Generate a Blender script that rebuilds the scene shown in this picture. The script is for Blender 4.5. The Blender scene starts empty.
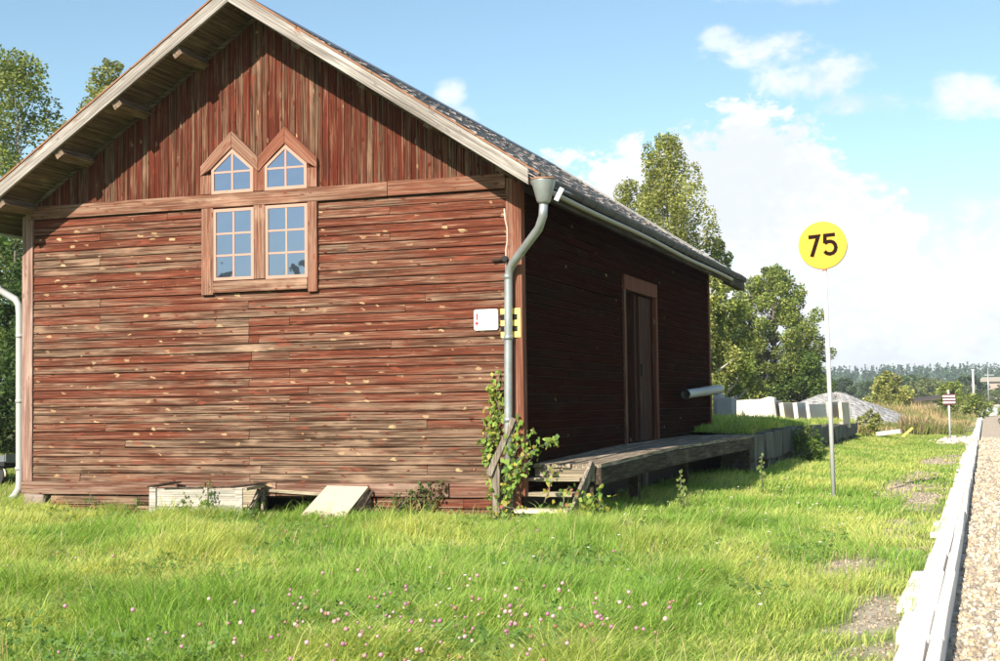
import bpy, math, random
import numpy as np
from mathutils import Vector, Matrix
random.seed(7); rng = np.random.default_rng(11)
R = math.radians
scene = bpy.context.scene
COL = scene.collection

# ------------------------------------------------------------------ mesh helpers
class MB:
    """collects simple shapes in world coordinates; build() links them as ONE mesh object"""
    def __init__(s): s.v = []; s.f = []; s.r = []; s.mi = []; s.sm = []
    def add(s, vs, fs, r=None, mi=0, smooth=False):
        o = len(s.v); s.v += [tuple(p) for p in vs]
        r = random.random() if r is None else r
        for f in fs: s.f.append(tuple(i + o for i in f)); s.r.append(r); s.mi.append(mi); s.sm.append(smooth)
    def box(s, a, b, r=None, mi=0, rot=None, piv=None, jit=0):
        x0, y0, z0 = a; x1, y1, z1 = b
        vs = [Vector(p) for p in ((x0,y0,z0),(x1,y0,z0),(x1,y1,z0),(x0,y1,z0),(x0,y0,z1),(x1,y0,z1),(x1,y1,z1),(x0,y1,z1))]
        if jit: vs = [p + Vector([random.uniform(-jit, jit) for _ in range(3)]) for p in vs]
        if rot is not None:
            c = Vector(piv) if piv is not None else (Vector(a) + Vector(b)) / 2
            vs = [rot @ (p - c) + c for p in vs]
        s.add(vs, [(0,3,2,1),(4,5,6,7),(0,1,5,4),(1,2,6,5),(2,3,7,6),(3,0,4,7)], r, mi)
    def beam(s, p, q, w, h, r=None, mi=0, up=(0,0,1), w2=None, h2=None):
        """box from p to q, w across, h along up"""
        p = Vector(p); q = Vector(q); d = (q - p).normalized(); u = Vector(up)
        sd = d.cross(u)
        if sd.length < 1e-4: sd = d.cross(Vector((1,0,0)))
        sd.normalize(); u = sd.cross(d)
        w2 = w if w2 is None else w2; h2 = h if h2 is None else h2
        vs = []
        for c, ww, hh in ((p, w, h), (q, w2, h2)):
            for i, j in ((-1,-1),(1,-1),(1,1),(-1,1)): vs.append(c + sd*ww/2*i + u*hh/2*j)
        s.add(vs, [(3,2,1,0),(4,5,6,7),(0,1,5,4),(1,2,6,5),(2,3,7,6),(3,0,4,7)], r, mi)
    def prism(s, pts, d0, d1, axis=1, r=None, mi=0):
        """polygon pts in the two other axes, swept d0..d1 along axis"""
        def P(a, b, d): return (d,a,b) if axis == 0 else ((a,d,b) if axis == 1 else (a,b,d))
        n = len(pts); vs = [P(a,b,d0) for a,b in pts] + [P(a,b,d1) for a,b in pts]
        fs = [tuple(range(n))[::-1], tuple(range(n, 2*n))] + [(i,(i+1)%n,n+(i+1)%n,n+i) for i in range(n)]
        s.add(vs, fs, r, mi)
    def tube(s, pts, rad, n=10, r=None, mi=0, cap=True, closed_r=None):
        pts = [Vector(p) for p in pts]; rads = rad if isinstance(rad, (list, tuple)) else [rad]*len(pts)
        vs = []; prev = None
        for i, p in enumerate(pts):
            d = (pts[min(i+1, len(pts)-1)] - pts[max(i-1, 0)]).normalized()
            a = prev if prev is not None else (Vector((1,0,0)) if abs(d.x) < .9 else Vector((0,1,0)))
            a = (a - d*a.dot(d)).normalized(); prev = a; b = d.cross(a)
            for k in range(n):
                t = 2*math.pi*k/n; vs.append(p + (a*math.cos(t) + b*math.sin(t))*rads[i])
        fs = []
        for i in range(len(pts)-1):
            for k in range(n): fs.append((i*n+k, i*n+(k+1)%n, (i+1)*n+(k+1)%n, (i+1)*n+k))
        r = random.random() if r is None else r
        o = len(s.v); s.add(vs, fs, r, mi, True)
        if cap:
            s.f.append(tuple(o+k for k in range(n))[::-1]); s.f.append(tuple(o+(len(pts)-1)*n+k for k in range(n)))
            s.r += [r, r]; s.mi += [mi, mi]; s.sm += [False, False]
    def build(s, name, mat, parent=None, bevel=0):
        base = Vector((0,0,0)); p = parent
        while p is not None: base += p.location; p = p.parent
        me = bpy.data.meshes.new(name)
        me.from_pydata([(a-base.x, b-base.y, c-base.z) for a,b,c in s.v], [], s.f)
        at = me.attributes.new('vr', 'FLOAT', 'FACE'); at.data.foreach_set('value', s.r)
        me.polygons.foreach_set('material_index', s.mi); me.polygons.foreach_set('use_smooth', s.sm)
        for m in (mat if isinstance(mat, (list, tuple)) else [mat]): me.materials.append(m)
        me.update()
        o = bpy.data.objects.new(name, me); COL.objects.link(o)
        if parent is not None: o.parent = parent
        if bevel:
            b = o.modifiers.new('bevel', 'BEVEL'); b.width = bevel; b.segments = 2; b.limit_method = 'ANGLE'
        return o

def np_mesh(name, V, quads, tris, cq, ct, mat, parent=None):
    """large mesh from numpy arrays with a face colour"""
    me = bpy.data.meshes.new(name)
    base = np.zeros(3); p = parent
    while p is not None: base += np.array(p.location); p = p.parent
    V = np.asarray(V, np.float32) - base.astype(np.float32)
    nq, nt = len(quads), len(tris)
    me.vertices.add(len(V)); me.vertices.foreach_set('co', V.ravel())
    idx = np.concatenate([np.asarray(quads, np.int32).ravel(), np.asarray(tris, np.int32).ravel()])
    me.loops.add(len(idx)); me.loops.foreach_set('vertex_index', idx)
    me.polygons.add(nq+nt)
    st = np.concatenate([np.arange(nq)*4, nq*4 + np.arange(nt)*3]).astype(np.int32)
    me.polygons.foreach_set('loop_start', st)
    me.update(calc_edges=True)
    cols = np.concatenate([np.asarray(c, np.float32).reshape(-1, 3) for c in (cq, ct) if len(c)])
    cols = np.concatenate([cols, np.ones((len(cols), 1), np.float32)], 1)
    at = me.attributes.new('col', 'FLOAT_COLOR', 'FACE'); at.data.foreach_set('color', cols.ravel())
    me.materials.append(mat)
    o = bpy.data.objects.new(name, me); COL.objects.link(o)
    if parent is not None: o.parent = parent
    return o

def tag(o, label=None, cat=None, group=None, kind=None):
    if label: o['label'] = label
    if cat: o['category'] = cat
    if group: o['group'] = group
    if kind: o['kind'] = kind
    return o
def thing(name, loc, label, cat, group=None):
    o = bpy.data.objects.new(name, None); o.location = loc; o.empty_display_size = .3
    COL.objects.link(o); bpy.context.view_layer.update() if False else None
    return tag(o, label, cat, group)
def copy_tree(o, loc=None, parent=None):
    c = o.copy(); COL.objects.link(c)
    if parent is not None: c.parent = parent
    if loc is not None: c.location = loc
    for ch in [x for x in o.children]: copy_tree(ch, None, c)
    return c

# ------------------------------------------------------------------ node helpers
class NT:
    def __init__(s, name):
        s.m = bpy.data.materials.new(name); s.m.use_nodes = True; s.t = s.m.node_tree
        s.b = s.t.nodes['Principled BSDF']; s.out = s.t.nodes['Material Output']
    def n(s, typ, **kw):
        nd = s.t.nodes.new(typ)
        for k, v in kw.items():
            if k in nd.inputs.keys() if isinstance(k, str) else False: nd.inputs[k].default_value = v
            else: setattr(nd, k, v)
        return nd
    def l(s, a, b): s.t.links.new(a, b)
    def val(s, sock, v):
        if hasattr(v, 'is_output'): s.l(v, sock)
        else: sock.default_value = v
    def math(s, op, a, b=0.0, clamp=False):
        nd = s.t.nodes.new('ShaderNodeMath'); nd.operation = op; nd.use_clamp = clamp
        s.val(nd.inputs[0], a); s.val(nd.inputs[1], b); return nd.outputs[0]
    def mix(s, f, a, b, mode='MIX'):
        nd = s.t.nodes.new('ShaderNodeMix'); nd.data_type = 'RGBA'; nd.blend_type = mode
        s.val(nd.inputs[0], f)
        for i, c in ((6, a), (7, b)):
            if hasattr(c, 'is_output'): s.l(c, nd.inputs[i])
            else: nd.inputs[i].default_value = (*c, 1)
        return nd.outputs[2]
    def ramp(s, f, a, b):
        nd = s.t.nodes.new('ShaderNodeMapRange'); nd.interpolation_type = 'SMOOTHSTEP'
        s.val(nd.inputs[0], f); nd.inputs[1].default_value = a; nd.inputs[2].default_value = b
        return nd.outputs[0]
    def noise(s, vec, scale=1, detail=4, rough=.55, dist=0):
        nd = s.t.nodes.new('ShaderNodeTexNoise'); nd.inputs['Scale'].default_value = scale
        nd.inputs['Detail'].default_value = detail; nd.inputs['Roughness'].default_value = rough; nd.inputs['Distortion'].default_value = dist
        if vec is not None: s.l(vec, nd.inputs['Vector'])
        return nd.outputs['Fac']
    def vmul(s, v, sc):
        nd = s.t.nodes.new('ShaderNodeVectorMath'); nd.operation = 'MULTIPLY'; s.l(v, nd.inputs[0]); nd.inputs[1].default_value = sc; return nd.outputs[0]
    def vadd(s, v, w):
        nd = s.t.nodes.new('ShaderNodeVectorMath'); nd.operation = 'ADD'; s.l(v, nd.inputs[0]); s.val(nd.inputs[1], w); return nd.outputs[0]
    def obj(s): return s.t.nodes.new('ShaderNodeTexCoord').outputs['Object']
    def attr(s, name):
        nd = s.t.nodes.new('ShaderNodeAttribute'); nd.attribute_name = name; return nd
    def bump(s, h, dist=.01, strength=1):
        nd = s.t.nodes.new('ShaderNodeBump'); nd.inputs['Distance'].default_value = dist; nd.inputs['Strength'].default_value = strength
        s.l(h, nd.inputs['Height']); s.l(nd.outputs[0], s.b.inputs['Normal'])

def plain(name, col, rough=.6, var=.15, metal=0, scale=6, bump=0):
    k = NT(name); v = k.obj(); n = k.noise(v, scale, 5, .6)
    c = k.mix(n, [x*(1-var*1.6) for x in col], [min(1, x*(1+var)) for x in col])
    k.l(c, k.b.inputs['Base Color']); k.b.inputs['Roughness'].default_value = rough; k.b.inputs['Metallic'].default_value = metal
    if bump: k.bump(k.noise(v, scale*6, 4), bump)
    return k.m

def wood(name, axis, paint, grey, dark, paint_amt=.5, knots=.5, raw=(.46,.32,.17), bump=.006, vary=.26, shear=0, streak=.0, low=0):
    """weathered planks: axis is the direction the grain runs in"""
    k = NT(name); vr = k.attr('vr').outputs['Fac']
    off = k.math('MULTIPLY', vr, 71.3)
    cmb = k.t.nodes.new('ShaderNodeCombineXYZ')
    for i in range(3): k.l(off, cmb.inputs[i])
    ob = k.obj()
    if shear:   # boards that follow the roof slope
        q_ = k.t.nodes.new('ShaderNodeSeparateXYZ'); k.l(ob, q_.inputs[0]); q2 = k.t.nodes.new('ShaderNodeCombineXYZ')
        k.l(q_.outputs[0], q2.inputs[0]); k.l(q_.outputs[1], q2.inputs[1]); k.l(k.math('ADD', q_.outputs[2], k.math('MULTIPLY', q_.outputs[0], shear)), q2.inputs[2]); ob = q2.outputs[0]
    p = k.vadd(ob, cmb.outputs[0])
    A = lambda al, ac: [al if i == axis else ac for i in range(3)]
    grain = k.noise(k.vmul(p, A(.9, 48)), 1, 5, .6, .6)
    wide = k.noise(k.vmul(p, A(.8, 9)), 1, 4, .6, .8)
    big = k.noise(k.vmul(p, A(1.7, 5)), 1, 3, .5)
    fine = k.noise(k.vmul(p, A(6, 160)), 1, 3, .6)
    # how worn this plank is
    wear = k.math('ADD', k.math('MULTIPLY', k.math('SUBTRACT', vr, .5), vary), k.math('ADD', k.math('MULTIPLY', wide, .9), k.math('MULTIPLY', grain, .5)))
    if low:     # paint gone first near the ground, where rain splashes
        zz_ = k.t.nodes.new('ShaderNodeSeparateXYZ'); k.l(k.obj(), zz_.inputs[0]); wear = k.math('ADD', wear, k.math('MULTIPLY', k.ramp(k.math('MULTIPLY', zz_.outputs[2], -1), -3.0, -.4), low))
        patch = k.noise(k.vmul(k.obj(), (.55, .55, .9)), 1, 3, .5); wear = k.math('ADD', wear, k.math('MULTIPLY', k.math('SUBTRACT', patch, .5), .6))
    fpaint = k.ramp(wear, (.46 + .5*paint_amt) - .20, (.46 + .5*paint_amt) + .24)
    bare = k.mix(k.ramp(grain, .38, .62), dark, grey)
    bare = k.mix(k.math('MULTIPLY', k.ramp(big, .5, .75), .75), bare, [min(1, c*1.65) for c in grey])
    pnt = k.mix(k.ramp(grain, .36, .64), [c*.45 for c in paint], paint)
    col = k.mix(fpaint, pnt, bare)
    col = k.mix(k.math('MULTIPLY', k.ramp(fine, .45, .72), .35), col, [c*.5 for c in dark])
    if streak:  # pale bleached streaks and dark weathered ones along the grain
        s1 = k.noise(k.vmul(p, A(1.3, 42)), 1, 5, .65, .4); s2 = k.noise(k.vmul(k.vadd(p, (5.3, 2.1, 7.7)), A(1.1, 34)), 1, 5, .65, .4)
        col = k.mix(k.math('MULTIPLY', k.ramp(s1, .54, .70), streak), col, [min(1, c*1.75) for c in grey])
        col = k.mix(k.math('MULTIPLY', k.ramp(s2, .53, .68), streak), col, dark)
        pt = k.noise(k.vmul(k.vadd(p, (1.3, 9.1, 3.7)), A(2.6, 11)), 1, 4, .6, .5)
        col = k.mix(k.math('MULTIPLY', k.ramp(pt, .58, .70), .7), col, [c*1.25 for c in paint])
    # knots and scars of raw yellow wood
    if knots:
        vo = k.t.nodes.new('ShaderNodeTexVoronoi'); vo.feature = 'F1'; vo.inputs['Randomness'].default_value = 1
        vo.voronoi_dimensions = '2D'; warp = k.noise(k.vmul(p, A(9, 26)), 1, 3)
        sx_ = k.t.nodes.new('ShaderNodeSeparateXYZ'); k.l(p, sx_.inputs[0]); oth = [i for i in range(3) if i != axis]
        c2 = k.t.nodes.new('ShaderNodeCombineXYZ')
        k.l(k.math('ADD', k.math('ADD', k.math('MULTIPLY', sx_.outputs[axis], 3.6), k.math('MULTIPLY', k.math('ADD', sx_.outputs[oth[0]], sx_.outputs[oth[1]]), 3.4)), k.math('MULTIPLY', warp, .55)), c2.inputs[0])
        k.l(k.math('ADD', k.math('MULTIPLY', k.math('ADD', sx_.outputs[oth[0]], sx_.outputs[oth[1]]), 8.0), k.math('MULTIPLY', warp, .8)), c2.inputs[1])
        k.l(c2.outputs[0], vo.inputs['Vector']); vo.inputs['Scale'].default_value = 1
        sep = k.t.nodes.new('ShaderNodeSeparateColor'); k.l(vo.outputs['Color'], sep.inputs[0])
        thr = k.math('MULTIPLY', k.math('POWER', k.ramp(sep.outputs[0], 1-knots, 1), 1.6), .19)
        kn = k.ramp(k.math('SUBTRACT', thr, vo.outputs['Distance']), -.005, .05)
        col = k.mix(k.math('MULTIPLY', kn, k.math('ADD', .35, k.math('MULTIPLY', sep.outputs[2], .55))), col, k.mix(sep.outputs[1], raw, [c*.5 for c in raw]))
        # dark-ringed knots
        dk = k.ramp(k.math('SUBTRACT', k.math('MULTIPLY', k.ramp(sep.outputs[2], .45, .7), .13), vo.outputs['Distance']), -.01, .03)
        col = k.mix(k.math('MULTIPLY', dk, k.math('SUBTRACT', 1, kn)), col, [c*.6 for c in paint])
    k.l(col, k.b.inputs['Base Color']); k.b.inputs['Roughness'].default_value = .78
    k.b.inputs['Specular IOR Level'].default_value = .06
    k.bump(k.math('ADD', grain, k.math('MULTIPLY', fine, .5)), bump)
    return k.m

def foliage(name, trans=.45, rough=.55, boost=1.0, spec=.3):
    k = NT(name); a = k.attr('col').outputs['Color']
    k.l(a, k.b.inputs['Base Color']); k.b.inputs['Roughness'].default_value = rough; k.b.inputs['Specular IOR Level'].default_value = spec
    t = k.t.nodes.new('ShaderNodeBsdfTranslucent')
    hs = k.t.nodes.new('ShaderNodeHueSaturation'); hs.inputs['Value'].default_value = 1.25*boost; hs.inputs['Saturation'].default_value = 1.1; hs.inputs['Hue'].default_value = .49
    k.l(a, hs.inputs['Color']); k.l(hs.outputs[0], t.inputs['Color'])
    mx = k.t.nodes.new('ShaderNodeMixShader'); mx.inputs[0].default_value = trans
    k.l(k.b.outputs[0], mx.inputs[1]); k.l(t.outputs[0], mx.inputs[2]); k.l(mx.outputs[0], k.out.inputs['Surface'])
    return k.m

# ------------------------------------------------------------------ materials
M = {}; SLOPE = .655
M['front'] = wood('weathered red boards', 0, (.165,.047,.027), (.215,.142,.098), (.044,.022,.014), .60, .56, raw=(.50,.35,.20), streak=.66, vary=.34, low=.22)
M['side']  = wood('shade toned weathered red boards', 1, (.042,.010,.0055), (.027,.015,.010), (.013,.007,.004), .60, .05)  # much darker copy of the front boards: the side's shade is in the colour
M['gable'] = wood('red gable boards', 2, (.135,.029,.016), (.17,.108,.070), (.034,.016,.010), .54, .15, streak=.6, vary=.32)
M['trimx'] = wood('red trim boards', 0, (.255,.092,.056), (.27,.175,.125), (.115,.050,.032), .52, .15, bump=.003)
M['trimz'] = wood('red upright trim boards', 2, (.27,.102,.064), (.29,.19,.14), (.125,.055,.037), .50, .12, bump=.003)
M['trimy'] = wood('red trim along the side', 1, (.16,.045,.025), (.15,.095,.065), (.12,.05,.03), .66, .1, bump=.003)
M['trimd'] = wood('door casing boards', 2, (.20,.068,.040), (.19,.115,.08), (.09,.036,.022), .62, .05, bump=.003)
M['pinktrim'] = wood('faded pinkish corner board', 2, (.34,.20,.16), (.38,.29,.25), (.22,.12,.09), .4, .08, bump=.003)
M['sill']  = wood('weathered sill timber', 0, (.20,.072,.046), (.26,.175,.135), (.11,.055,.037), .32, .15)
for sgn_, nm in ((-SLOPE, 'left'), (SLOPE, 'right')):
    M['barge_'+nm] = wood('silver grey barge board ' + nm, 0, (.31,.275,.25), (.39,.36,.335), (.17,.14,.12), .40, .2, raw=(.30,.12,.06), bump=.003, shear=sgn_, vary=.1)
    M['trim_'+nm] = wood('red slanted trim ' + nm, 0, (.27,.102,.064), (.29,.19,.14), (.125,.055,.037), .66, .1, bump=.003, shear=(.96 if nm == 'right' else -.96))
M['soffit'] = wood('grey brown soffit boards', 0, (.15,.10,.07), (.20,.15,.11), (.07,.05,.035), .4, 0)
M['purlin'] = wood('brown grey purlin', 1, (.24,.165,.115), (.30,.22,.165), (.11,.075,.055), .4, 0)
M['grey_y'] = wood('grey deck timber', 1, (.25,.20,.15), (.36,.30,.23), (.11,.085,.065), .3, .1, raw=(.45,.36,.22))
M['grey_x'] = wood('grey step timber', 0, (.30,.25,.18), (.46,.40,.29), (.16,.12,.09), .3, .1, raw=(.5,.42,.2))
M['tread'] = wood('sunlit tone step boards', 0, (.46,.40,.28), (.60,.53,.40), (.26,.21,.15), .3, .1, raw=(.55,.48,.28))  # lighter copy of the step timber, sunlight on the treads put into colour
M['grey_z'] = wood('grey post timber', 2, (.22,.18,.15), (.33,.28,.23), (.11,.085,.07), .3, 0)
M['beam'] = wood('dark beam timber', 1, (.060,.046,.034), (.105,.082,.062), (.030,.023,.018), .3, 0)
M['white_wood'] = wood('flaking white board', 0, (.52,.48,.43), (.42,.37,.32), (.22,.18,.15), .62, .1, raw=(.45,.40,.34), bump=.002)
M['ply'] = plain('pale plywood', (.47,.39,.31), .7, .10, scale=3)
M['rough_stone'] = plain('weathered pinkish stone', (.27,.215,.18), .9, .3, scale=4, bump=.02)
M['dark_in'] = plain('unlit inner boards', (.035,.025,.02), .9)  # near-black tone carries the shade of the interior and the lap gaps
M['slate'] = None
def slate():
    k = NT('weathered roof slates'); vr = k.attr('vr').outputs['Fac']; v = k.obj()
    n = k.noise(v, 9, 5, .65); n2 = k.noise(v, 2.1, 4, .6)
    c = k.mix(vr, (.17,.145,.145), (.27,.235,.23)); n = k.noise(k.vmul(v, (3, 1.2, 5)), 3, 5, .65); c = k.mix(k.math('MULTIPLY', k.ramp(n, .45, .7), .7), c, (.42,.375,.365)); c = k.mix(k.math('MULTIPLY', k.ramp(n2, .52, .68), .7), c, (.30,.17,.11))
    k.l(c, k.b.inputs['Base Color']); k.b.inputs['Roughness'].default_value = .62; k.bump(n, .01); return k.m
M['slate'] = slate()
M['rust'] = plain('brown verge strip', (.26,.115,.055), .75, .35)
M['mossy'] = plain('mossy roof edge', (.085,.078,.065), .85, .5, scale=4, bump=.01)
M['zinc'] = plain('galvanised metal', (.38,.40,.415), .46, .30, .55, 5)
M['zinc_pale'] = plain('pale painted metal pipe', (.37,.37,.37), .5, .08, 0, 4)
M['zinc_dark'] = plain('dull zinc flashing', (.20,.21,.23), .45, .3, .5)
M['rustrim'] = plain('rusty rim', (.36,.17,.09), .7, .3)
M['sash'] = plain('faded pink sash paint', (.43,.235,.175), .6, .10)
M['white'] = plain('white enamel', (.80,.79,.77), .35, .03)
M['white_pole'] = plain('white pole paint', (.50,.50,.51), .4, .05)
M['red'] = plain('red enamel', (.42,.02,.03), .4, .05)
M['yellow'] = plain('yellow sign enamel', (.62,.335,.010), .40, .03, scale=2)
M['yellow2'] = plain('faded yellow stripe', (.80,.62,.16), .5, .08)
M['black'] = plain('black paint', (.022,.018,.018), .5, .1)
M['brownblack'] = plain('dark brown sign figure', (.014,.005,.003), .5, .1)
M['maroon'] = plain('dark maroon stripe', (.10,.03,.03), .5, .1)
M['iron'] = plain('dark iron', (.035,.034,.034), .8, .2)
for m_ in ('black', 'brownblack', 'maroon', 'iron'): M[m_].node_tree.nodes['Principled BSDF'].inputs['Specular IOR Level'].default_value = .05
M['rail'] = plain('rusty rail steel', (.15,.085,.055), .5, .2)
M['tyre'] = plain('tyre rubber', (.03,.03,.032), .8)
M['blue'] = plain('blue plastic', (.05,.13,.40), .4)
M['kerb'] = plain('pale kerb concrete', (.74,.70,.65), .85, .16, scale=3.5, bump=.006)  # even pale tone, lighter than the other concrete
M['concrete'] = plain('pale concrete', (.66,.61,.54), .85, .14, scale=2.5, bump=.006)
M['concrete_warm'] = plain('warm pale concrete', (.64,.53,.40), .85, .12, scale=2.5, bump=.006)
M['concrete_grey'] = plain('grey concrete', (.36,.35,.34), .85, .2, scale=2.5, bump=.006)
M['bark'] = plain('tree bark', (.16,.14,.115), .9, .4, scale=5, bump=.02)
M['barkpale'] = plain('pale birch bark', (.42,.40,.36), .8, .4, scale=5)
M['leaf'] = foliage('tree leaves', .40)
M['leaf_far'] = foliage('distant leaves', .30)
M['grass'] = foliage('grass blades', .50, boost=1.15)
M['dry'] = foliage('dry stalks', .35)
M['vine'] = foliage('vine leaves', .45)
M['petal'] = foliage('petals', .35)
M['shedroof'] = plain('dark shed roof', (.06,.045,.04), .8)
M['shedwall'] = plain('weathered shed wall', (.36,.28,.24), .85)
M['tinroof'] = plain('pale sheet roof', (.27,.245,.21), .6, .1)
M['cable'] = plain('pale cable', (.55,.40,.36), .5)
def glass():
    k = NT('window glass'); k.b.inputs['Base Color'].default_value = (.025,.03,.045,1); k.b.inputs['Roughness'].default_value = .1
    g = k.t.nodes.new('ShaderNodeBsdfGlossy'); g.inputs['Roughness'].default_value = .015; g.inputs['Color'].default_value = (.66,.76,1,1)
    v = k.obj(); bp = k.t.nodes.new('ShaderNodeBump'); bp.inputs['Distance'].default_value = .007; k.l(k.noise(v, 1.5, 2), bp.inputs['Height']); k.l(bp.outputs[0], g.inputs['Normal'])
    mx = k.t.nodes.new('ShaderNodeMixShader'); mx.inputs[0].default_value = .26
    k.l(k.b.outputs[0], mx.inputs[1]); k.l(g.outputs[0], mx.inputs[2]); k.l(mx.outputs[0], k.out.inputs['Surface']); return k.m
M['glass'] = glass()
def stone():
    k = NT('lichened granite'); v = k.obj(); n = k.noise(v, 5, 6, .65); n2 = k.noise(k.vmul(v, (2.2, 2.2, .7)), 1.5, 4, .6)
    c = k.mix(n, (.035,.032,.028), (.10,.092,.08)); c = k.mix(k.ramp(n2, .50, .72), c, (.20,.18,.15))
    k.l(c, k.b.inputs['Base Color']); k.b.inputs['Roughness'].default_value = .9; k.bump(n, .03); return k.m
M['stone'] = stone()
def gravel(name, a, b, c, sc, dist):
    k = NT(name); v = k.obj(); vo = k.t.nodes.new('ShaderNodeTexVoronoi'); vo.inputs['Scale'].default_value = sc; k.l(v, vo.inputs['Vector'])
    sp = k.t.nodes.new('ShaderNodeSeparateColor'); k.l(vo.outputs['Color'], sp.inputs[0])
    col = k.mix(sp.outputs[0], a, b); col = k.mix(k.ramp(k.noise(v, .8, 4), .45, .65), col, c)
    k.l(col, k.b.inputs['Base Color']); k.b.inputs['Roughness'].default_value = .9
    k.bump(k.math('SUBTRACT', 1, vo.outputs['Distance']), dist); return k.m
M['ballast'] = gravel('track ballast', (.30,.245,.19), (.56,.47,.365), (.44,.34,.235), 16, .03)
M['heap'] = gravel('crushed grey stone', (.22,.215,.21), (.42,.41,.405), (.32,.31,.305), 4, .12)
def pebble():
    k = NT('ballast stones'); vr = k.attr('col').outputs['Color']; k.l(vr, k.b.inputs['Base Color']); k.b.inputs['Roughness'].default_value = .85; return k.m
M['pebble'] = pebble()
def ground():
    k = NT('meadow ground'); v = k.obj(); d = k.attr('dirt').outputs['Fac']
    n = k.noise(v, 1.1, 5, .6); n2 = k.noise(v, 9, 5, .65); n3 = k.noise(v, .06, 3)
    g = k.mix(k.ramp(n, .35, .65), (.09,.15,.03), (.20,.23,.05)); g = k.mix(k.math('MULTIPLY', n2, .4), g, (.07,.09,.03))
    far = k.mix(k.ramp(n3, .42, .58), (.42,.33,.15), (.20,.22,.06))
    sepx = k.t.nodes.new('ShaderNodeSeparateXYZ'); k.l(v, sepx.inputs[0])
    g = k.mix(k.ramp(sepx.outputs[1], 64, 95), g, far)
    dr = k.mix(n2, (.24,.205,.14), (.48,.425,.34))
    c = k.mix(d, g, dr); k.l(c, k.b.inputs['Base Color']); k.b.inputs['Roughness'].default_value = .95; k.b.inputs['Specular IOR Level'].default_value = .1
    k.bump(n2, .03); return k.m
M['ground'] = ground()

# ------------------------------------------------------------------ camera (from the vanishing points of the photograph)
cam = bpy.data.cameras.new('camera'); cam.sensor_width = 36; cam.lens = 36*1398/1000; cam.clip_end = 9000; cam.clip_start = .05
co = bpy.data.objects.new('camera', cam); COL.objects.link(co); scene.camera = co
PITCH, YAW, ROLL, EYE = R(3.1156), R(19.0704), R(.78), 1.45
cr, sr = math.cos(ROLL), math.sin(ROLL)
r0 = Vector((math.cos(YAW), math.sin(YAW), 0)); fw = Vector((-math.sin(YAW)*math.cos(PITCH), math.cos(YAW)*math.cos(PITCH), math.sin(PITCH)))
u0 = r0.cross(fw); rt = cr*r0 - sr*u0; up = sr*r0 + cr*u0
co.matrix_world = Matrix((( rt.x, up.x, -fw.x, 0), (rt.y, up.y, -fw.y, 0), (rt.z, up.z, -fw.z, EYE), (0,0,0,1)))

# ------------------------------------------------------------------ light and sky
AZ, EL = R(11.5), R(34)
sd = bpy.data.lights.new('sun', 'SUN'); sd.energy = 5.0; sd.angle = R(.5); sd.color = (1, .91, .77)
so = bpy.data.objects.new('sun', sd); COL.objects.link(so); so.location = (-10, -30, 40)
so.rotation_euler = Vector((math.sin(AZ)*math.cos(EL), math.cos(AZ)*math.cos(EL), -math.sin(EL))).to_track_quat('-Z', 'Y').to_euler()
w = bpy.data.worlds.new('World'); scene.world = w; w.use_nodes = True
class WT(NT):
    def __init__(s, t): s.t = t
wt = WT(w.node_tree); bg = w.node_tree.nodes['Background']; bg.inputs[1].default_value = .066
sky = w.node_tree.nodes.new('ShaderNodeTexSky'); sky.sky_type = 'NISHITA'; sky.sun_disc = False
sky.sun_elevation = EL; sky.sun_rotation = R(180) + AZ; sky.air_density = 1.0; sky.dust_density = .25; sky.ozone_density = 1.6
D0 = wt.t.nodes.new('ShaderNodeTexCoord').outputs['Generated']
sp = wt.t.nodes.new('ShaderNodeSeparateXYZ'); wt.l(D0, sp.inputs[0])
# azimuth (degrees west of the track direction) and elevation in degrees
azi = wt.math('MULTIPLY', wt.math('ARCTAN2', wt.math('MULTIPLY', sp.outputs[0], -1), sp.outputs[1]), 57.2958)
ele = wt.math('MULTIPLY', wt.math('ARCSINE', sp.outputs[2]), 57.2958)
cv = wt.t.nodes.new('ShaderNodeCombineXYZ'); wt.l(azi, cv.inputs[0]); wt.l(wt.math('MULTIPLY', ele, 1.5), cv.inputs[1])
nz = wt.noise(cv.outputs[0], .42, 7, .62, .25); nb = wt.noise(cv.outputs[0], .11, 4, .5, .2); nf = wt.noise(cv.outputs[0], 1.6, 5, .6)
def blob(a, e, ra, re):
    x = wt.math('DIVIDE', wt.math('SUBTRACT', azi, a), ra); y = wt.math('DIVIDE', wt.math('SUBTRACT', ele, e), re)
    return wt.math('SUBTRACT', 1, wt.math('ADD', wt.math('MULTIPLY', x, x), wt.math('MULTIPLY', y, y)))
# each cloud: azimuth, elevation, two radii, strength, softness, raggedness
clouds = [(9.2, 5.2, 5.6, 6.9, 1, .2, .9), (14.3, 4.8, 4.4, 6.0, 1, .2, .9), (4.8, 4.4, 3.6, 4.9, 1, .3, 1.1), (7, 2.4, 14, 4.4, 1, .7, 1.2), (-2, 3.4, 9, 5.0, 1, .9, 1.5), (-12, 4, 9, 4.5, 1, .8, 1.4),
          (8.2, 13.9, 2.6, .9, .8, .9, 1.9), (6.0, 12.9, 2.8, 1.0, .8, .9, 1.9), (9.8, 14.5, 1.2, .7, .6, .9, 1.9), (4.2, 11.8, 2.0, .7, .7, .9, 1.8), (.2, 11.7, 2.2, 1.0, .75, .9, 1.8), (21.0, 12.8, .8, .75, .75, .9, 1.2), (20.4, 11.8, .8, .5, .4, .9, 1.5), (5.5, 16.2, 5, .6, .4, .9, 1.6)]
dens = None
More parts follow.
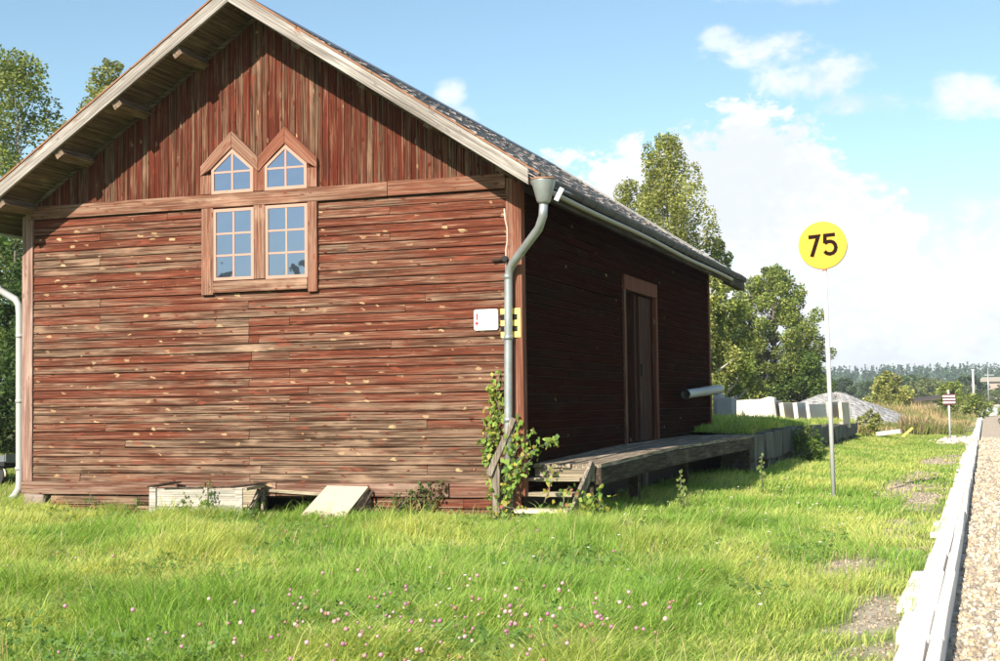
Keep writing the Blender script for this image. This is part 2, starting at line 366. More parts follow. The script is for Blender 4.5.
for a, e, ra, re, st, sf, rg in clouds:
    m = blob(a, e, ra, re)
    v = wt.math('ADD', wt.math('MULTIPLY', wt.math('MAXIMUM', m, -1.5), .75), wt.math('ADD', wt.math('MULTIPLY', wt.math('SUBTRACT', nz, .5), rg*1.5), wt.math('MULTIPLY', wt.math('SUBTRACT', nf, .5), .45)))
    v = wt.math('MULTIPLY', wt.ramp(v, 0.0, sf), st)
    dens = v if dens is None else wt.math('MAXIMUM', dens, v)
# soft bluish gaps inside the low cloud bank
gap = wt.math('MULTIPLY', wt.ramp(wt.math('MULTIPLY', blob(7.2, 5.4, 4.5, 1.1), 1), -.4, .8), wt.ramp(wt.math('SUBTRACT', 1, nz), .44, .62))
dens = wt.math('MULTIPLY', dens, wt.math('SUBTRACT', 1, wt.math('MULTIPLY', gap, .45)))
# some broken cloud over the rest of the sky, away from the picture's blue part
rest = wt.math('MULTIPLY', wt.ramp(wt.math('ADD', nb, wt.math('MULTIPLY', nz, .35)), .80, .96), wt.ramp(wt.math('ABSOLUTE', wt.math('SUBTRACT', azi, 16)), 30, 45))
dens = wt.math('MAXIMUM', dens, rest)
hz = wt.math('MULTIPLY', wt.ramp(wt.math('MULTIPLY', ele, -1), -8, 0), .45)       # milky air low down
shade = wt.ramp(wt.math('ADD', nb, wt.math('MULTIPLY', nf, .3)), .50, .78)
ccol = wt.mix(shade, (7.2, 7.6, 8.1), (9.6, 9.6, 9.4))
base = wt.mix(1, sky.outputs[0], (1.34, 1.44, 1.34), 'MULTIPLY')
base = wt.mix(hz, base, (4.2, 5.4, 6.6))
final = wt.mix(dens, base, ccol)
wt.l(final, bg.inputs[0])
scene.view_settings.view_transform = 'Standard'; scene.view_settings.look = 'None'; scene.view_settings.exposure = .95; scene.view_settings.gamma = 1
scene.cycles.max_bounces = 6; scene.cycles.transparent_max_bounces = 4; scene.cycles.use_denoising = True
try: scene.cycles.denoiser = 'OPENIMAGEDENOISE'
except Exception: pass

# ------------------------------------------------------------------ noise for scattering
_ph = rng.uniform(0, 6.28, (40,)); _dr = rng.uniform(0, 6.28, (40,))
def vnoise(x, y, sc, seed=0):
    s = 0
    for i in range(8):
        j = (i + seed*5) % 40; f = sc*(.6 + .35*i)
        s = s + np.sin((x*np.cos(_dr[j]) + y*np.sin(_dr[j]))*f + _ph[j])
    return np.clip(.5 + s/7.0, 0, 1)
def dirt(x, y):
    """bare gravelly patches beside the platform edge"""
    x = np.asarray(x, float); y = np.asarray(y, float)
    e = np.clip((x + 1.9)/1.2, 0, 1)
    d = np.zeros_like(x)
    for cx, cy, rx, ry in ((-1.15,13.2,.50,2.0),(-1.0,17.0,.45,1.8),(-1.35,26,.65,6.0),(-1.15,36,.6,5.0),(-.95,21.5,.35,2.5),(-1.0,52,.75,4),(-.75,9.8,.22,1.0)):
        d = np.maximum(d, 1.05 - ((x-cx)/rx)**2 - ((y-cy)/ry)**2)
    return np.clip(d + (vnoise(x, y, 3.0, 2) - .5)*1.5*e, 0, 1)
def gz(x, y):
    """ground height"""
    x = np.asarray(x, float); y = np.asarray(y, float)
    z = (vnoise(x, y, .8, 1) - .5)*.07 - .075
    z = z + np.clip((-10 - x)/5, 0, 1)*.03 + np.clip((27-np.abs(y-40))/27, 0, 1)*.0
    z = z * np.clip((-x - .5)/1.0, 0, 1)
    z = z + .12*np.clip((y - 22)/8, 0, 1)*np.clip((-x - 2.6)/1.5, 0, 1)*np.clip((62 - y)/8, 0, 1)
    z = z + np.clip((-x-40)/60, 0, 1)*2.0
    return z
EDGE = -.272     # track side of the platform edge

# ------------------------------------------------------------------ ground, track bed, far hill
def grid_mesh(name, xs, ys, zf, mat, kind='structure', dirtf=None):
    X, Y = np.meshgrid(xs, ys); Z = zf(X, Y)
    V = np.stack([X, Y, Z], -1).reshape(-1, 3); nx, ny = len(xs), len(ys)
    i = (np.arange(ny-1)[:, None]*nx + np.arange(nx-1)[None]).ravel()
    F = np.stack([i, i+1, i+nx+1, i+nx], 1)
    me = bpy.data.meshes.new(name); me.from_pydata(V.tolist(), [], F.tolist()); me.materials.append(mat)
    if dirtf is not None:
        at = me.attributes.new('dirt', 'FLOAT', 'POINT'); at.data.foreach_set('value', dirtf(X, Y).ravel())
    me.polygons.foreach_set('use_smooth', [True]*len(F))
    o = bpy.data.objects.new(name, me); COL.objects.link(o); o['kind'] = kind; return o
xs = np.concatenate([[-1800, -1200, -700, -300, -150, -90], np.arange(-60, -20, 3), np.arange(-20, -6, .5), np.arange(-6, -.4, .14), [-.40]])
ys = np.concatenate([[-60, -20, -5, 2], np.arange(4, 40, .25), np.arange(40, 70, .6), np.arange(70, 130, 4), [150, 200, 300, 500, 900, 1400, 1800]])
grid_mesh('ground', xs, ys, gz, M['ground'], dirtf=dirt)
def trackx(y):      # the line bends away to the right in the distance
    return np.where(y > 105, (np.maximum(y, 105) - 105)**2/900.0, 0)
xb = np.array([-.41, -.30, -.1, .2, .5, .8, 1.5, 2.3, 3.2, 3.9, 4.6])
yb = np.concatenate([[-30, -5], np.arange(2, 110, 2.0), np.arange(110, 300, 8)])
X, Y = np.meshgrid(xb, yb)
def bedz(X, Y): return np.where(X > 3.4, -.12 - (X-3.4)*.25, -.12) + np.where(Y > 118, .13, 0)*np.clip((Y-118)/10, 0, 1)
V = np.stack([X + trackx(Y), Y, bedz(X, Y)], -1).reshape(-1, 3); nx, ny = len(xb), len(yb)
i_ = (np.arange(ny-1)[:, None]*nx + np.arange(nx-1)[None]).ravel(); F = np.stack([i_, i_+1, i_+nx+1, i_+nx], 1)
me = bpy.data.meshes.new('track_bed'); me.from_pydata(V.tolist(), [], F.tolist()); me.materials.append(M['ballast'])
o = bpy.data.objects.new('track_bed', me); COL.objects.link(o); o['kind'] = 'structure'
# land on the far side of the line, a little lower
grid_mesh('far_side_ground', np.array([4.2, 30, 90, 300, 900, 1800]), np.array([-60, 0, 60, 105, 180, 300, 600, 1200, 1800.]), lambda X, Y: X*0 - .36, M['ground'], dirtf=lambda X, Y: X*0)
# ballast stones lying on the bed
ico_v = []; ph = (1+5**.5)/2
for a, b in ((-1,ph),(1,ph),(-1,-ph),(1,-ph)): ico_v += [(a,b,0)]
for a, b in ((-1,ph),(1,ph),(-1,-ph),(1,-ph)): ico_v += [(0,a,b)]
for a, b in ((-1,ph),(1,ph),(-1,-ph),(1,-ph)): ico_v += [(b,0,a)]
ico_v = np.array(ico_v)/1.902
ico_f = np.array([(0,11,5),(0,5,1),(0,1,7),(0,7,10),(0,10,11),(1,5,9),(5,11,4),(11,10,2),(10,7,6),(7,1,8),(3,9,4),(3,4,2),(3,2,6),(3,6,8),(3,8,9),(4,9,5),(2,4,11),(6,2,10),(8,6,7),(9,8,1)])
_t = [( -1,ph,0),(1,ph,0),(-1,-ph,0),(1,-ph,0),(0,-1,ph),(0,1,ph),(0,-1,-ph),(0,1,-ph),(ph,0,-1),(ph,0,1),(-ph,0,-1),(-ph,0,1)]
ico_v = np.array(_t)/1.902
def stones(name, P, S, cols, mat):
    n = len(P); jit = 1 + rng.uniform(-.28, .28, (n, 12, 1)); sc = S[:, None, None]*rng.uniform(.6, 1.15, (n, 1, 3))
    th = rng.uniform(0, 6.28, n); c, s_ = np.cos(th), np.sin(th)
    v = ico_v[None]*jit*sc; x = v[..., 0]*c[:, None] - v[..., 1]*s_[:, None]; y = v[..., 0]*s_[:, None] + v[..., 1]*c[:, None]
    V = np.stack([x, y, v[..., 2]], -1) + P[:, None]
    T = (ico_f[None] + (np.arange(n)*12)[:, None, None]).reshape(-1, 3)
    return np_mesh(name, V.reshape(-1, 3), np.zeros((0, 4), int), T, [], np.repeat(cols, 20, 0), mat)
n = 30000
yy = 5 + 56*rng.uniform(0, 1, n)**2.0; xx = rng.uniform(EDGE+.03, 1.9, n)
keep = xx < .35 + .02*yy; xx, yy = xx[keep], yy[keep]; n = len(xx)
pal = np.array([(.44,.37,.28),(.27,.225,.175),(.53,.46,.36),(.38,.28,.18),(.20,.17,.14),(.48,.38,.27)])
cols = pal[rng.integers(0, 6, n)]*rng.uniform(.9, 1.3, (n, 1))
tag(stones('ballast_stones', np.stack([xx, yy, np.full(n, -.117)], 1), rng.uniform(.009, .026, n)*(1+.02*yy), cols, M['pebble']), 'pale brown and grey crushed ballast stones beside the platform edge', 'ballast', kind='stuff')
# gravelly stones on the bare patches
n = 32000; xx = rng.uniform(-2.2, -.5, n); yy = rng.uniform(8, 56, n); keep = dirt(xx, yy) > .45; xx, yy = xx[keep], yy[keep]; n = len(xx)
tag(stones('patch_gravel', np.stack([xx, yy, gz(xx, yy)+.005], 1), rng.uniform(.004, .015, n)*(.75+.03*yy), (pal[rng.integers(0, 6, n)]*.75), M['pebble']), 'loose pale gravel on the bare patches of the verge', 'gravel', kind='stuff')

# rails
for k, (x, lab) in enumerate(((.86, 'rusty near rail of the track, closest to the platform edge'), (2.36, 'rusty far rail of the track, farther from the platform edge'))):
    mb = MB(); ysr = [-20, 5] + list(range(20, 300, 5)); prof = [(-.06,-.16),(.06,-.16),(.06,-.145),(.012,-.13),(.012,-.055),(.034,-.045),(.034,-.01),(-.034,-.01),(-.034,-.045),(-.012,-.055),(-.012,-.13),(-.06,-.145)]
    vs = []; nn = len(prof)
    for y in ysr:
        for a, b in prof: vs.append((x + a + float(trackx(np.array(float(y)))), y, b + .0))
    fs = [(i*nn+j, i*nn+(j+1)%nn, (i+1)*nn+(j+1)%nn, (i+1)*nn+j) for i in range(len(ysr)-1) for j in range(nn)]
    mb.add(vs, fs); o = mb.build('rail', M['rail']); tag(o, lab, 'rail', 'rails of the track')

# platform edge: slab with a separate narrow edging strip
def kerb_slab(y0, y1, w, dz, mat, name='kerb_slab', skew=0):
    root = thing(name, (EDGE, (y0+y1)/2, 0), None, None)
    mb = MB(); mb.box((EDGE-w, y0+.012, -.12), (EDGE-.088, y1-.012, .048+dz), jit=.012); mb.build('slab', mat, root, .008)
    mb = MB(); mb.box((EDGE-.078, y0+.004, -.30), (EDGE, y1-.004, .058+dz), jit=.005); mb.build('edge_strip', mat, root, .008)
    return root
KG = 'pale concrete slabs of the platform edge'
spec = [(4.0, 5.6, .36, 0, 'wide pale kerb slab of the platform edge, below the photo bottom'), (5.62, 7.2, .26, .004, 'narrow pale kerb slab of the platform edge just under the photo bottom'),
        (7.22, 8.72, .25, 0, 'frontmost pale kerb slab at the bottom edge of the photo'),
        (8.74, 10.0, .28, .012, 'second pale kerb slab from the front, with a square cut left corner'),
        (10.05, 12.1, .34, -.004, 'widest long pale kerb slab, beside the brown weedy patch'),
        (12.14, 13.5, .26, .006, 'fourth pale kerb slab from the front, edged by grass'),
        (13.54, 15.6, .25, 0, 'narrow fifth kerb slab from the front')]
for y0, y1, wd, dz, lab in spec[1:]:
    tag(kerb_slab(y0, y1, wd, dz, M['kerb']), lab, 'kerb slab', KG)
proto = None; y = 15.64; k = 0
while y < 50:
    L = 1.6; 
    if proto is None:
        proto = kerb_slab(y, y+L, .33, 0, M['kerb']); q = proto
    else: q = copy_tree(proto, (EDGE + random.uniform(-.01, .01), y+L/2, random.uniform(-.008, .008))); q.scale.x = random.uniform(.78, 1.08)
    tag(q, 'pale kerb slab in the run between the sign post and the stone crossing', 'kerb slab', KG); y += L + .03
y = 58.
while y < 116:
    q = copy_tree(proto, (EDGE+.02, y, random.uniform(-.01, .02))); q.scale = (random.uniform(.8, 1.0), 1.9, 1)
    tag(q, 'pale kerb slab in the distant run beyond the stone crossing', 'kerb slab', KG); y += 3.08

# ------------------------------------------------------------------ the goods shed
FY, XL, XR, YB = 17.0, -13.21, -5.565, 29.95
XC, ZA, SL = -9.38, 6.93, .655
def under(x): return ZA - SL*abs(x - XC)
shed = thing('wooden_shed', (XC, 23.5, 0), 'weathered dark red wooden goods shed with a steep slate roof', 'shed')
# core walls behind the boards
mb = MB()
mb.prism([(XL+.1,.30),(XR-.1,.30),(XR-.1,under(XR)-.05),(XC,ZA-.05),(XL+.1,under(XL)-.05)], FY+.05, FY+.14)
mb.prism([(XL+.1,.0),(XR-.1,.0),(XR-.1,under(XR)-.05),(XC,ZA-.05),(XL+.1,under(XL)-.05)], YB-.14, YB-.05)
mb.box((XL+.05, FY+.05, 0), (XL+.12, YB-.05, 4.4))
DY0, DY1, DZ0, DZ1 = 22.42, 24.62, .84, 3.36
mb.box((XR-.13, FY+.14, 0), (XR-.05, DY0, 4.4)); mb.box((XR-.13, DY1, 0), (XR-.05, YB-.05, 4.4)); mb.box((XR-.13, DY0, DZ1), (XR-.05, DY1, 4.4)); mb.box((XR-.13, DY0, 0), (XR-.05, DY1, DZ0-.05))
mb.box((XL+.13, FY+.15, .24), (XR-.14, YB-.15, .30)); mb.box((-9.6, FY+2.6, 0), (-8.0, FY+2.7, .24))  # last box: added dark sheet that blackens the gap under the sill
mb.build('inner_wall', M['dark_in'], shed)
# horizontal boards of the front
WX0, WX1, WZ0, WZ1 = -10.205, -8.455, 3.07, 4.26
def plank_row(mb, x0, x1, z0, h, front, joints, axis):
    """one row of lapped boards between x0 and x1 broken at joints"""
    xs_ = [x0] + [j for j in sorted(joints) if x0 + .15 < j < x1 - .15] + [x1]
    for a, b in zip(xs_[:-1], xs_[1:]):
        t = random.uniform(.016, .024); e = random.uniform(-.003, .004); g = .003; top = z0 + h - .010
        dz = random.uniform(-.003, .003)
        # board slightly tilted: lower edge stands proud, rounded lip
        prof = [(front+.002, z0), (front-t-e, z0+.001+dz), (front-t-e-.002, z0+.012+dz), (front-.007-e, top+dz*.5), (front+.002, top)]
        if axis == 0: mb.prism([(p, q) for p, q in prof], a+g, b-g, axis=0)
        else:
            # side wall faces +x: mirror the profile
            vs = [(2*front - p, yv, q) for yv in (a+g, b-g) for p, q in prof]; n_ = len(prof)
            mb.add(vs, [tuple(range(n_)), tuple(range(n_, 2*n_))[::-1]] + [((i+1)%n_, i, n_+i, n_+(i+1)%n_) for i in range(n_)])
mb = MB(); rows = 32; h = (4.26-.465)/rows
for i in range(rows):
    z0 = .465 + i*h; js = random.sample([-11.92, -11.5, -10.3, -9.52, -9.52, -8.9, -8.62, -7.4, -6.9], 1) + ([random.uniform(-12.5, -6.5)] if random.random() < .3 else [])
    if z0 + h > WZ0 + .03: plank_row(mb, XL+.15, WX0+.03, z0, h, FY, js, 0); plank_row(mb, WX1-.03, XR-.20, z0, h, FY, js, 0)
    else: plank_row(mb, XL+.15, XR-.20, z0, h, FY, js, 0)
# boards under the sill, gone where the gap is
for z0, h_ in ((.145, .128), (.012, .128)):
    plank_row(mb, -12.75, -9.25, z0, h_, FY, [-11.3], 0); plank_row(mb, -8.2, XR-.1, z0, h_, FY, [-7.1, -6.4], 0)
mb.build('wall', M['front'], shed)
# vertical boards of the gable
mb = MB(); x = XL + .06
while x < XR - .06:
    wd = random.uniform(.092, .122); x1 = min(x+wd, XR-.05); fr = FY - .014 - random.uniform(0, .007)
    z1a, z1b = under(x)-.03, under(x1)-.03
    if min(z1a, z1b) > 4.5:
        mb.add([(x+.003,fr,4.45),(x1-.003,fr-random.uniform(-.003,.003),4.45),(x1-.003,FY+.03,4.45),(x+.003,FY+.03,4.45),(x+.003,fr,z1a),(x1-.003,fr,z1b),(x1-.003,FY+.03,z1b),(x+.003,FY+.03,z1a)],
               [(0,3,2,1),(4,5,6,7),(0,1,5,4),(1,2,6,5),(2,3,7,6),(3,0,4,7)])
        if random.random() < .8:   # narrow cover strip over the joint
            mb.box((x-.014, fr-.012, 4.455), (x+.014, fr-.001, z1a-.02 if x < XC else under(x+.02)-.02))
    x = x1
mb.build('gable_boards', M['gable'], shed)
# side wall boards
mb = MB()
for i in range(33):
    z0 = .30 + i*.1195; js = [random.uniform(17.5, 29.5) for _ in range(3)]
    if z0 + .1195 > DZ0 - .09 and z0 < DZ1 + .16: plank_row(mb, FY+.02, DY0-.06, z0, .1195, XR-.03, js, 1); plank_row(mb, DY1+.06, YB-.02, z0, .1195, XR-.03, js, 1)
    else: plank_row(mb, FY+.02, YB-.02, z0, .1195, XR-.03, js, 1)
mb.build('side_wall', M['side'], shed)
# plain boards on the two hidden faces
mb = MB()
for i in range(34):
    z0 = .30 + i*.1195; mb.box((XL, FY+.03, z0), (XL+.05, YB-.02, z0+.115))
mb.build('side_wall', M['side'], shed)
mb = MB(); mb.prism([(XL,.3),(XR-.02,.3),(XR-.02,under(XR)-.06),(XC,ZA-.06),(XL,under(XL)-.06)], YB-.05, YB-.0); mb.build('rear_wall', M['gable'], shed)
# band, sill, corner boards
mb = MB(); mb.box((XL+.12, FY-.055, 4.262), (-7.42, FY+.02, 4.452)); mb.box((-7.415, FY-.052, 4.266), (XR-.2, FY+.02, 4.458)); mb.build('band_board', M['trimx'], shed, .006)
mb = MB(); mb.box((XL-.03, FY-.05, .282), (-9.1, FY+.03, .462)); mb.box((-9.09, FY-.045, .285), (-6.6, FY+.03, .46)); mb.box((-6.59, FY-.028, .28), (XR-.21, FY+.03, .462)); mb.build('sill_beam', M['sill'], shed, .008)
mb = MB(); mb.box((XL+.055, FY-.045, .464), (XL+.155, FY+.02, 4.26)); mb.box((XL-.035, FY-.036, .464), (XL+.05, FY+.09, under(XL)-.03)); mb.box((XL+.055, FY-.045, 4.262), (XL+.118, FY+.02, under(XL+.05)-.03)); mb.build('corner_board', M['pinktrim'], shed, .004)
mb = MB(); mb.box((XR-.20, FY-.035, .30), (XR-.062, FY+.02, 4.40)); mb.box((XR-.055, FY-.05, .30), (XR+.012, FY+.10, 4.34)); mb.box((XR-.19, FY-.036, .0), (XR-.06, FY+.02, .296)); mb.build('corner_board', M['trimz'], shed, .004)
mb = MB(); mb.box((XR-.04, YB-.10, .3), (XR+.012, YB+.02, 4.34)); mb.build('corner_board', M['trimz'], shed, .004)
mb = MB(); mb.box((XL+.02, FY-.06, -.1), (-12.85, FY+.4, .275), jit=.03); mb.build('foundation_stone', M['rough_stone'], shed, .03)
for yy_ in (20, 23.5, 27): mb = MB(); mb.box((-5.95, yy_, -.1), (-5.6, yy_+.5, .3), jit=.04); mb.build('foundation_stone', M['stone'], shed, .03)

# windows: two tall casements under two pointed lights
def pane_frame(name, pts, yf, thick, depth, mat, parent, r=.5):
    """frame following a closed polygon (x,z), thick inwards"""
    n_ = len(pts); cx = sum(p[0] for p in pts)/n_; P = [Vector((p[0], p[1])) for p in pts]; inn = []
    for i in range(n_):
        a, b, c = P[i-1], P[i], P[(i+1)%n_]
        d1 = (b-a).normalized(); d2 = (c-b).normalized(); n1 = Vector((-d1.y, d1.x)); n2 = Vector((-d2.y, d2.x))
        m = (n1+n2); m = m/ m.length_squared*2 if m.length > 1e-5 else n1
        inn.append(b + m*thick)
    mb = MB(); vs = [(p.x, yf, p.y) for p in P] + [(p.x, yf, p.y) for p in inn] + [(p.x, yf+depth, p.y) for p in P] + [(p.x, yf+depth, p.y) for p in inn]
    fs = []
    for i in range(n_):
        j = (i+1) % n_
        fs += [(i, j, n_+j, n_+i), (2*n_+j, 2*n_+i, 3*n_+i, 3*n_+j), (i, 2*n_+i, 2*n_+j, j), (n_+i, n_+j, 3*n_+j, 3*n_+i)]
    mb.add(vs, fs, r); return mb, inn
win_defs = [('low', -10.05, -9.42, 3.243, 4.238), ('low', -9.24, -8.60, 3.234, 4.243), ('up', -10.08, -9.428, 4.452, 0), ('up', -9.25, -8.605, 4.452, 0)]
for kind, x0, x1, z0, z1 in win_defs:
    xm = (x0+x1)/2
    if kind == 'low': pts = [(x0,z0),(x1,z0),(x1,z1),(x0,z1)]
    else: pts = [(x0,z0),(x1,z0),(x1,4.79),(xm,5.07),(x0,4.80)]
    mb, inn = pane_frame('window', pts, FY-.052, .042, .05, M['sash'], shed)
    i0, i1 = inn[0].x, inn[1].x
    if kind == 'low':
        mb.box((xm-.014, FY-.046, inn[0].y), (xm+.014, FY-.012, inn[2].y), .4)
        for t in (1/3, 2/3):
            zz = inn[0].y + (inn[2].y-inn[0].y)*t
            mb.box((i0, FY-.045, zz-.013), (xm-.015, FY-.012, zz+.013), .4); mb.box((xm+.015, FY-.045, zz-.013), (i1, FY-.012, zz+.013), .4)
    else:
        mb.box((xm-.014, FY-.046, inn[0].y), (xm+.014, FY-.012, inn[3].y), .4)
        mb.box((i0, FY-.045, 4.737), (xm-.015, FY-.012, 4.763), .4); mb.box((xm+.015, FY-.045, 4.737), (i1, FY-.012, 4.763), .4)
    wnd = mb.build('window', M['sash'], shed)
    wnd['label'] = 'six paned casement' if kind == 'low' else 'pointed four paned light'
    g = MB(); ip = [(p.x, p.y) for p in inn]; nn = len(ip)
    g.add([(a, FY-.040, b) for a, b in ip] + [(a, FY-.034, b) for a, b in ip], [tuple(range(nn)), tuple(range(nn, 2*nn))[::-1]], .5)
    g.build('pane', M['glass'], wnd)
mb = MB()   # boards round the windows
FB = FY-.062
for a_, b_ in (((WX0-.03, FB, 3.05), (-10.055, FY+.03, 4.258)), ((-8.595, FB+.002, 3.035), (WX1, FY+.03, 4.258)), ((-9.415, FB+.004, 3.243), (-9.245, FY+.03, 4.258)),
               ((-10.25, FB, 4.456), (-10.085, FY-.01, 4.72)), ((-9.423, FB+.003, 4.456), (-9.255, FY-.01, 4.80)), ((-8.60, FB, 4.456), (-8.45, FY-.01, 4.72))):
    mb = MB(); mb.box(a_, b_); mb.build('window_casing', M['trimz'], shed, .004)
mb = MB(); mb.box((-10.05, FB-.006, 3.075), (-8.60, FY+.03, 3.228)); mb.build('window_sill', M['trimx'], shed, .004)
for xm, z in ((-9.755, 5.075), (-8.93, 5.072)):
    for s_ in (-1, 1):
        mb = MB()
        # slanted head boards: thick band over the point
        q = [(xm+s_*.002, z+.005), (xm+s_*.002, z+.24), (xm+s_*(.41 if (xm<-9.3)==(s_>0) else .488), z+.24-(.41 if (xm<-9.3)==(s_>0) else .488)*.96), (xm+s_*(.41 if (xm<-9.3)==(s_>0) else .488), z-.36), (xm+s_*.33, z-.275)]
        if s_ < 0: q = q[::-1]
        mb.prism(q, FB-.012-(.002 if s_ > 0 else 0), FY-.012); mb.build('window_head', M['trim_left' if s_ < 0 else 'trim_right'], shed, .004)

# freight door in the side wall
door = MB()
door.box((XR-.22, DY0+1.04, DZ0-.02), (XR-.105, DY0+1.20, DZ1), .35); door.box((XR-.12, DY0+1.22, DZ0-.02), (XR-.09, DY1-.01, DZ1-.02), .7)
for k in range(6): door.box((XR-.088, DY0+1.22+k*.158, DZ0-.01), (XR-.062, DY0+1.370+k*.158, DZ1-.03))
d_o = door.build('door', wood('dark red door boards', 2, (.085,.03,.018), (.08,.05,.035), (.035,.016,.010), .6, .05, bump=.003), shed)
hb = MB(); hb.box((XR-.060, DY0+1.30, 1.95), (XR-.035, DY0+1.34, 2.15)); hb.build('handle', M['iron'], d_o)
mb = MB(); mb.box((XR-.10, DY0-.12, DZ1), (XR+.03, DY1+.12, DZ1+.24), .2); mb.box((XR-.10, DY1, DZ0-.05), (XR+.025, DY1+.13, DZ1-.003), .25); mb.box((XR-.10, DY0-.12, DZ0-.05), (XR+.022, DY0, DZ1-.003), .8)
mb.build('door_frame', M['trimd'], shed, .004)
mb = MB(); mb.box((XR-.2, DY0-.1, DZ0-.12), (XR+.10, DY1+.1, DZ0-.05)); mb.build('door_sill', M['grey_y'], shed, .006)

# roof
RY0, RY1, OV = 16.22, 31.25, 4.30     # front and rear ends, half span with eaves
TH = .17                               # boards + slates, measured vertically
mb = MB()
for s_ in (-1, 1):
    pr = [(XC, ZA), (XC, ZA+.11), (XC+s_*OV, ZA-SL*OV+.11), (XC+s_*OV, ZA-SL*OV)]
    if s_ < 0: pr = pr[::-1]
    mb.prism(pr, RY0+.035, RY1, r=.4 if s_ < 0 else .6)
roof = mb.build('roof', M['soffit'], shed)
# soffit boards seen from below (run along the ridge)
mb = MB()
for s_ in (-1, 1):
    t = .1
    while t < OV - .1:
        a, b = t, min(t+.155, OV)
        xa, xb_ = XC+s_*a, XC+s_*b
        mb.add([(xa, RY0+.04, under(xa)-.003), (xb_, RY0+.04, under(xb_)-.003), (xb_, RY1-.02, under(xb_)-.003), (xa, RY1-.02, under(xa)-.003),
                (xa, RY0+.04, under(xa)-.02), (xb_, RY0+.04, under(xb_)-.014), (xb_, RY1-.02, under(xb_)-.014), (xa, RY1-.02, under(xa)-.02)],
               [(0,1,2,3),(7,6,5,4),(0,4,5,1),(1,5,6,2),(2,6,7,3),(3,7,4,0)])
        t += .16
mb.build('soffit_boards', M['grey_y'] if False else wood('dim soffit boards', 1, (.15,.105,.075), (.22,.165,.12), (.07,.05,.035), .4, 0), roof)
# slates, row by row
slope_len = OV*math.sqrt(1+SL*SL); nrow = 27; ang = math.atan(SL)
for s_ in (-1, 1):
    mb = MB(); 
    for i in range(nrow):
        d0 = i/nrow*OV; d1 = (i+1.25)/nrow*OV if i < nrow-1 else OV + .05
        y = RY0 - .012 + (0 if i % 2 else -.14) ; y = max(y, RY0-.012)
        first = True
        while y < RY1 + .02:
            wd = .28 if not (first and i % 2 == 0) else .14; first = False
            y1 = min(y + wd, RY1 + .02); lift = random.uniform(.028, .046); lo = ZA + .11
            z_a = lo - SL*d0 + .006; z_b = lo - SL*d1 + lift; sk = random.uniform(-.012, .012)
            xa, xb_ = XC + s_*d0, XC + s_*(d1+sk*.8); th = .014
            dzr = random.uniform(-.012, .012) if random.random() < .12 else 0
            vs = [(xa,y+.003,z_a),(xb_,y+.003,z_b+dzr),(xb_,y1-.003,z_b-dzr*.5),(xa,y1-.003,z_a),(xa,y+.003,z_a-th),(xb_,y+.003,z_b-th+dzr),(xb_,y1-.003,z_b-th-dzr*.5),(xa,y1-.003,z_a-th)]
            mb.add(vs, [(0,1,2,3),(7,6,5,4),(0,4,5,1),(1,5,6,2),(2,6,7,3),(3,7,4,0)])
            y = y1
    mb.build('slates', M['slate'], roof)
mb = MB(); mb.prism([(XC-.16, ZA+.11-.16*SL+.05), (XC, ZA+.185), (XC+.16, ZA+.11-.16*SL+.05), (XC+.14, ZA+.11-.14*SL+.035), (XC, ZA+.165), (XC-.14, ZA+.11-.14*SL+.035)], RY0, RY1+.02); mb.build('ridge_cap', M['zinc_dark'], roof)
# barge boards, front pair and rear pair
def barge(y0, y1):
    for s_ in (-1, 1):
        mb = MB(); E_ = OV + (.02 if s_ < 0 or y0 > 20 else -.13)
        q = [(XC, ZA-.035), (XC+s_*E_, ZA-.035-SL*E_), (XC+s_*E_, ZA+.165-SL*E_), (XC, ZA+.165)]
        if s_ < 0: q = q[::-1]
        mb.prism(q, y0, y1, r=.3+.2*s_); bo = mb.build('barge_board', M['barge_left' if s_ < 0 else 'barge_right'], roof, .004)
        # brown verge strip along its top, a bit wavy and broken
        mb = MB(); t = 0
        while t < OV:
            L = random.uniform(.5, 1.1); t1 = min(t+L, OV+.03); a = XC+s_*t; b = XC+s_*(t1-.01); dz = random.uniform(0, .018)
            q = [(a, ZA+.167-SL*t+dz*.5), (b, ZA+.167-SL*t1+dz), (b, ZA+.193-SL*t1+dz), (a, ZA+.193-SL*t+dz*.5)]
            if s_ < 0: q = q[::-1]
            mb.prism(q, y0-.014, y0+.05); t = t1
        mb.build('verge_strip', M['rust'] if y0 < 20 else M['zinc_dark'], bo)
barge(RY0-.02, RY0+.03); barge(RY1-.02, RY1+.025)
# purlins carrying the overhang
for dx in (-.83, -1.78, -2.72, -3.70, .83, 1.78, 2.72, 3.70):
    mb = MB(); zz = under(XC+dx) - (.078 if dx < 0 else .062)
    mb.beam((XC+dx, RY0+(.04 if dx < 0 else .34), zz), (XC+dx, FY+.05, zz), .13, .14 if dx < 0 else .10, up=(math.copysign(SL, dx), 0, 1))
    mb.build('purlin', M['purlin'], roof)
for s_ in (-1, 1):     # trim under the soffit against the wall, left and right
    mb = MB(); q = [(XC, ZA-.03), (XC+s_*3.85, under(XC+3.85)-.03), (XC+s_*3.85, under(XC+3.85)-.10), (XC, ZA-.10)]
    if s_ < 0: q = q[::-1]
    mb.prism(q, FY-.05, FY-.034, r=.5); mb.build('soffit_trim', M['soffit'], roof)
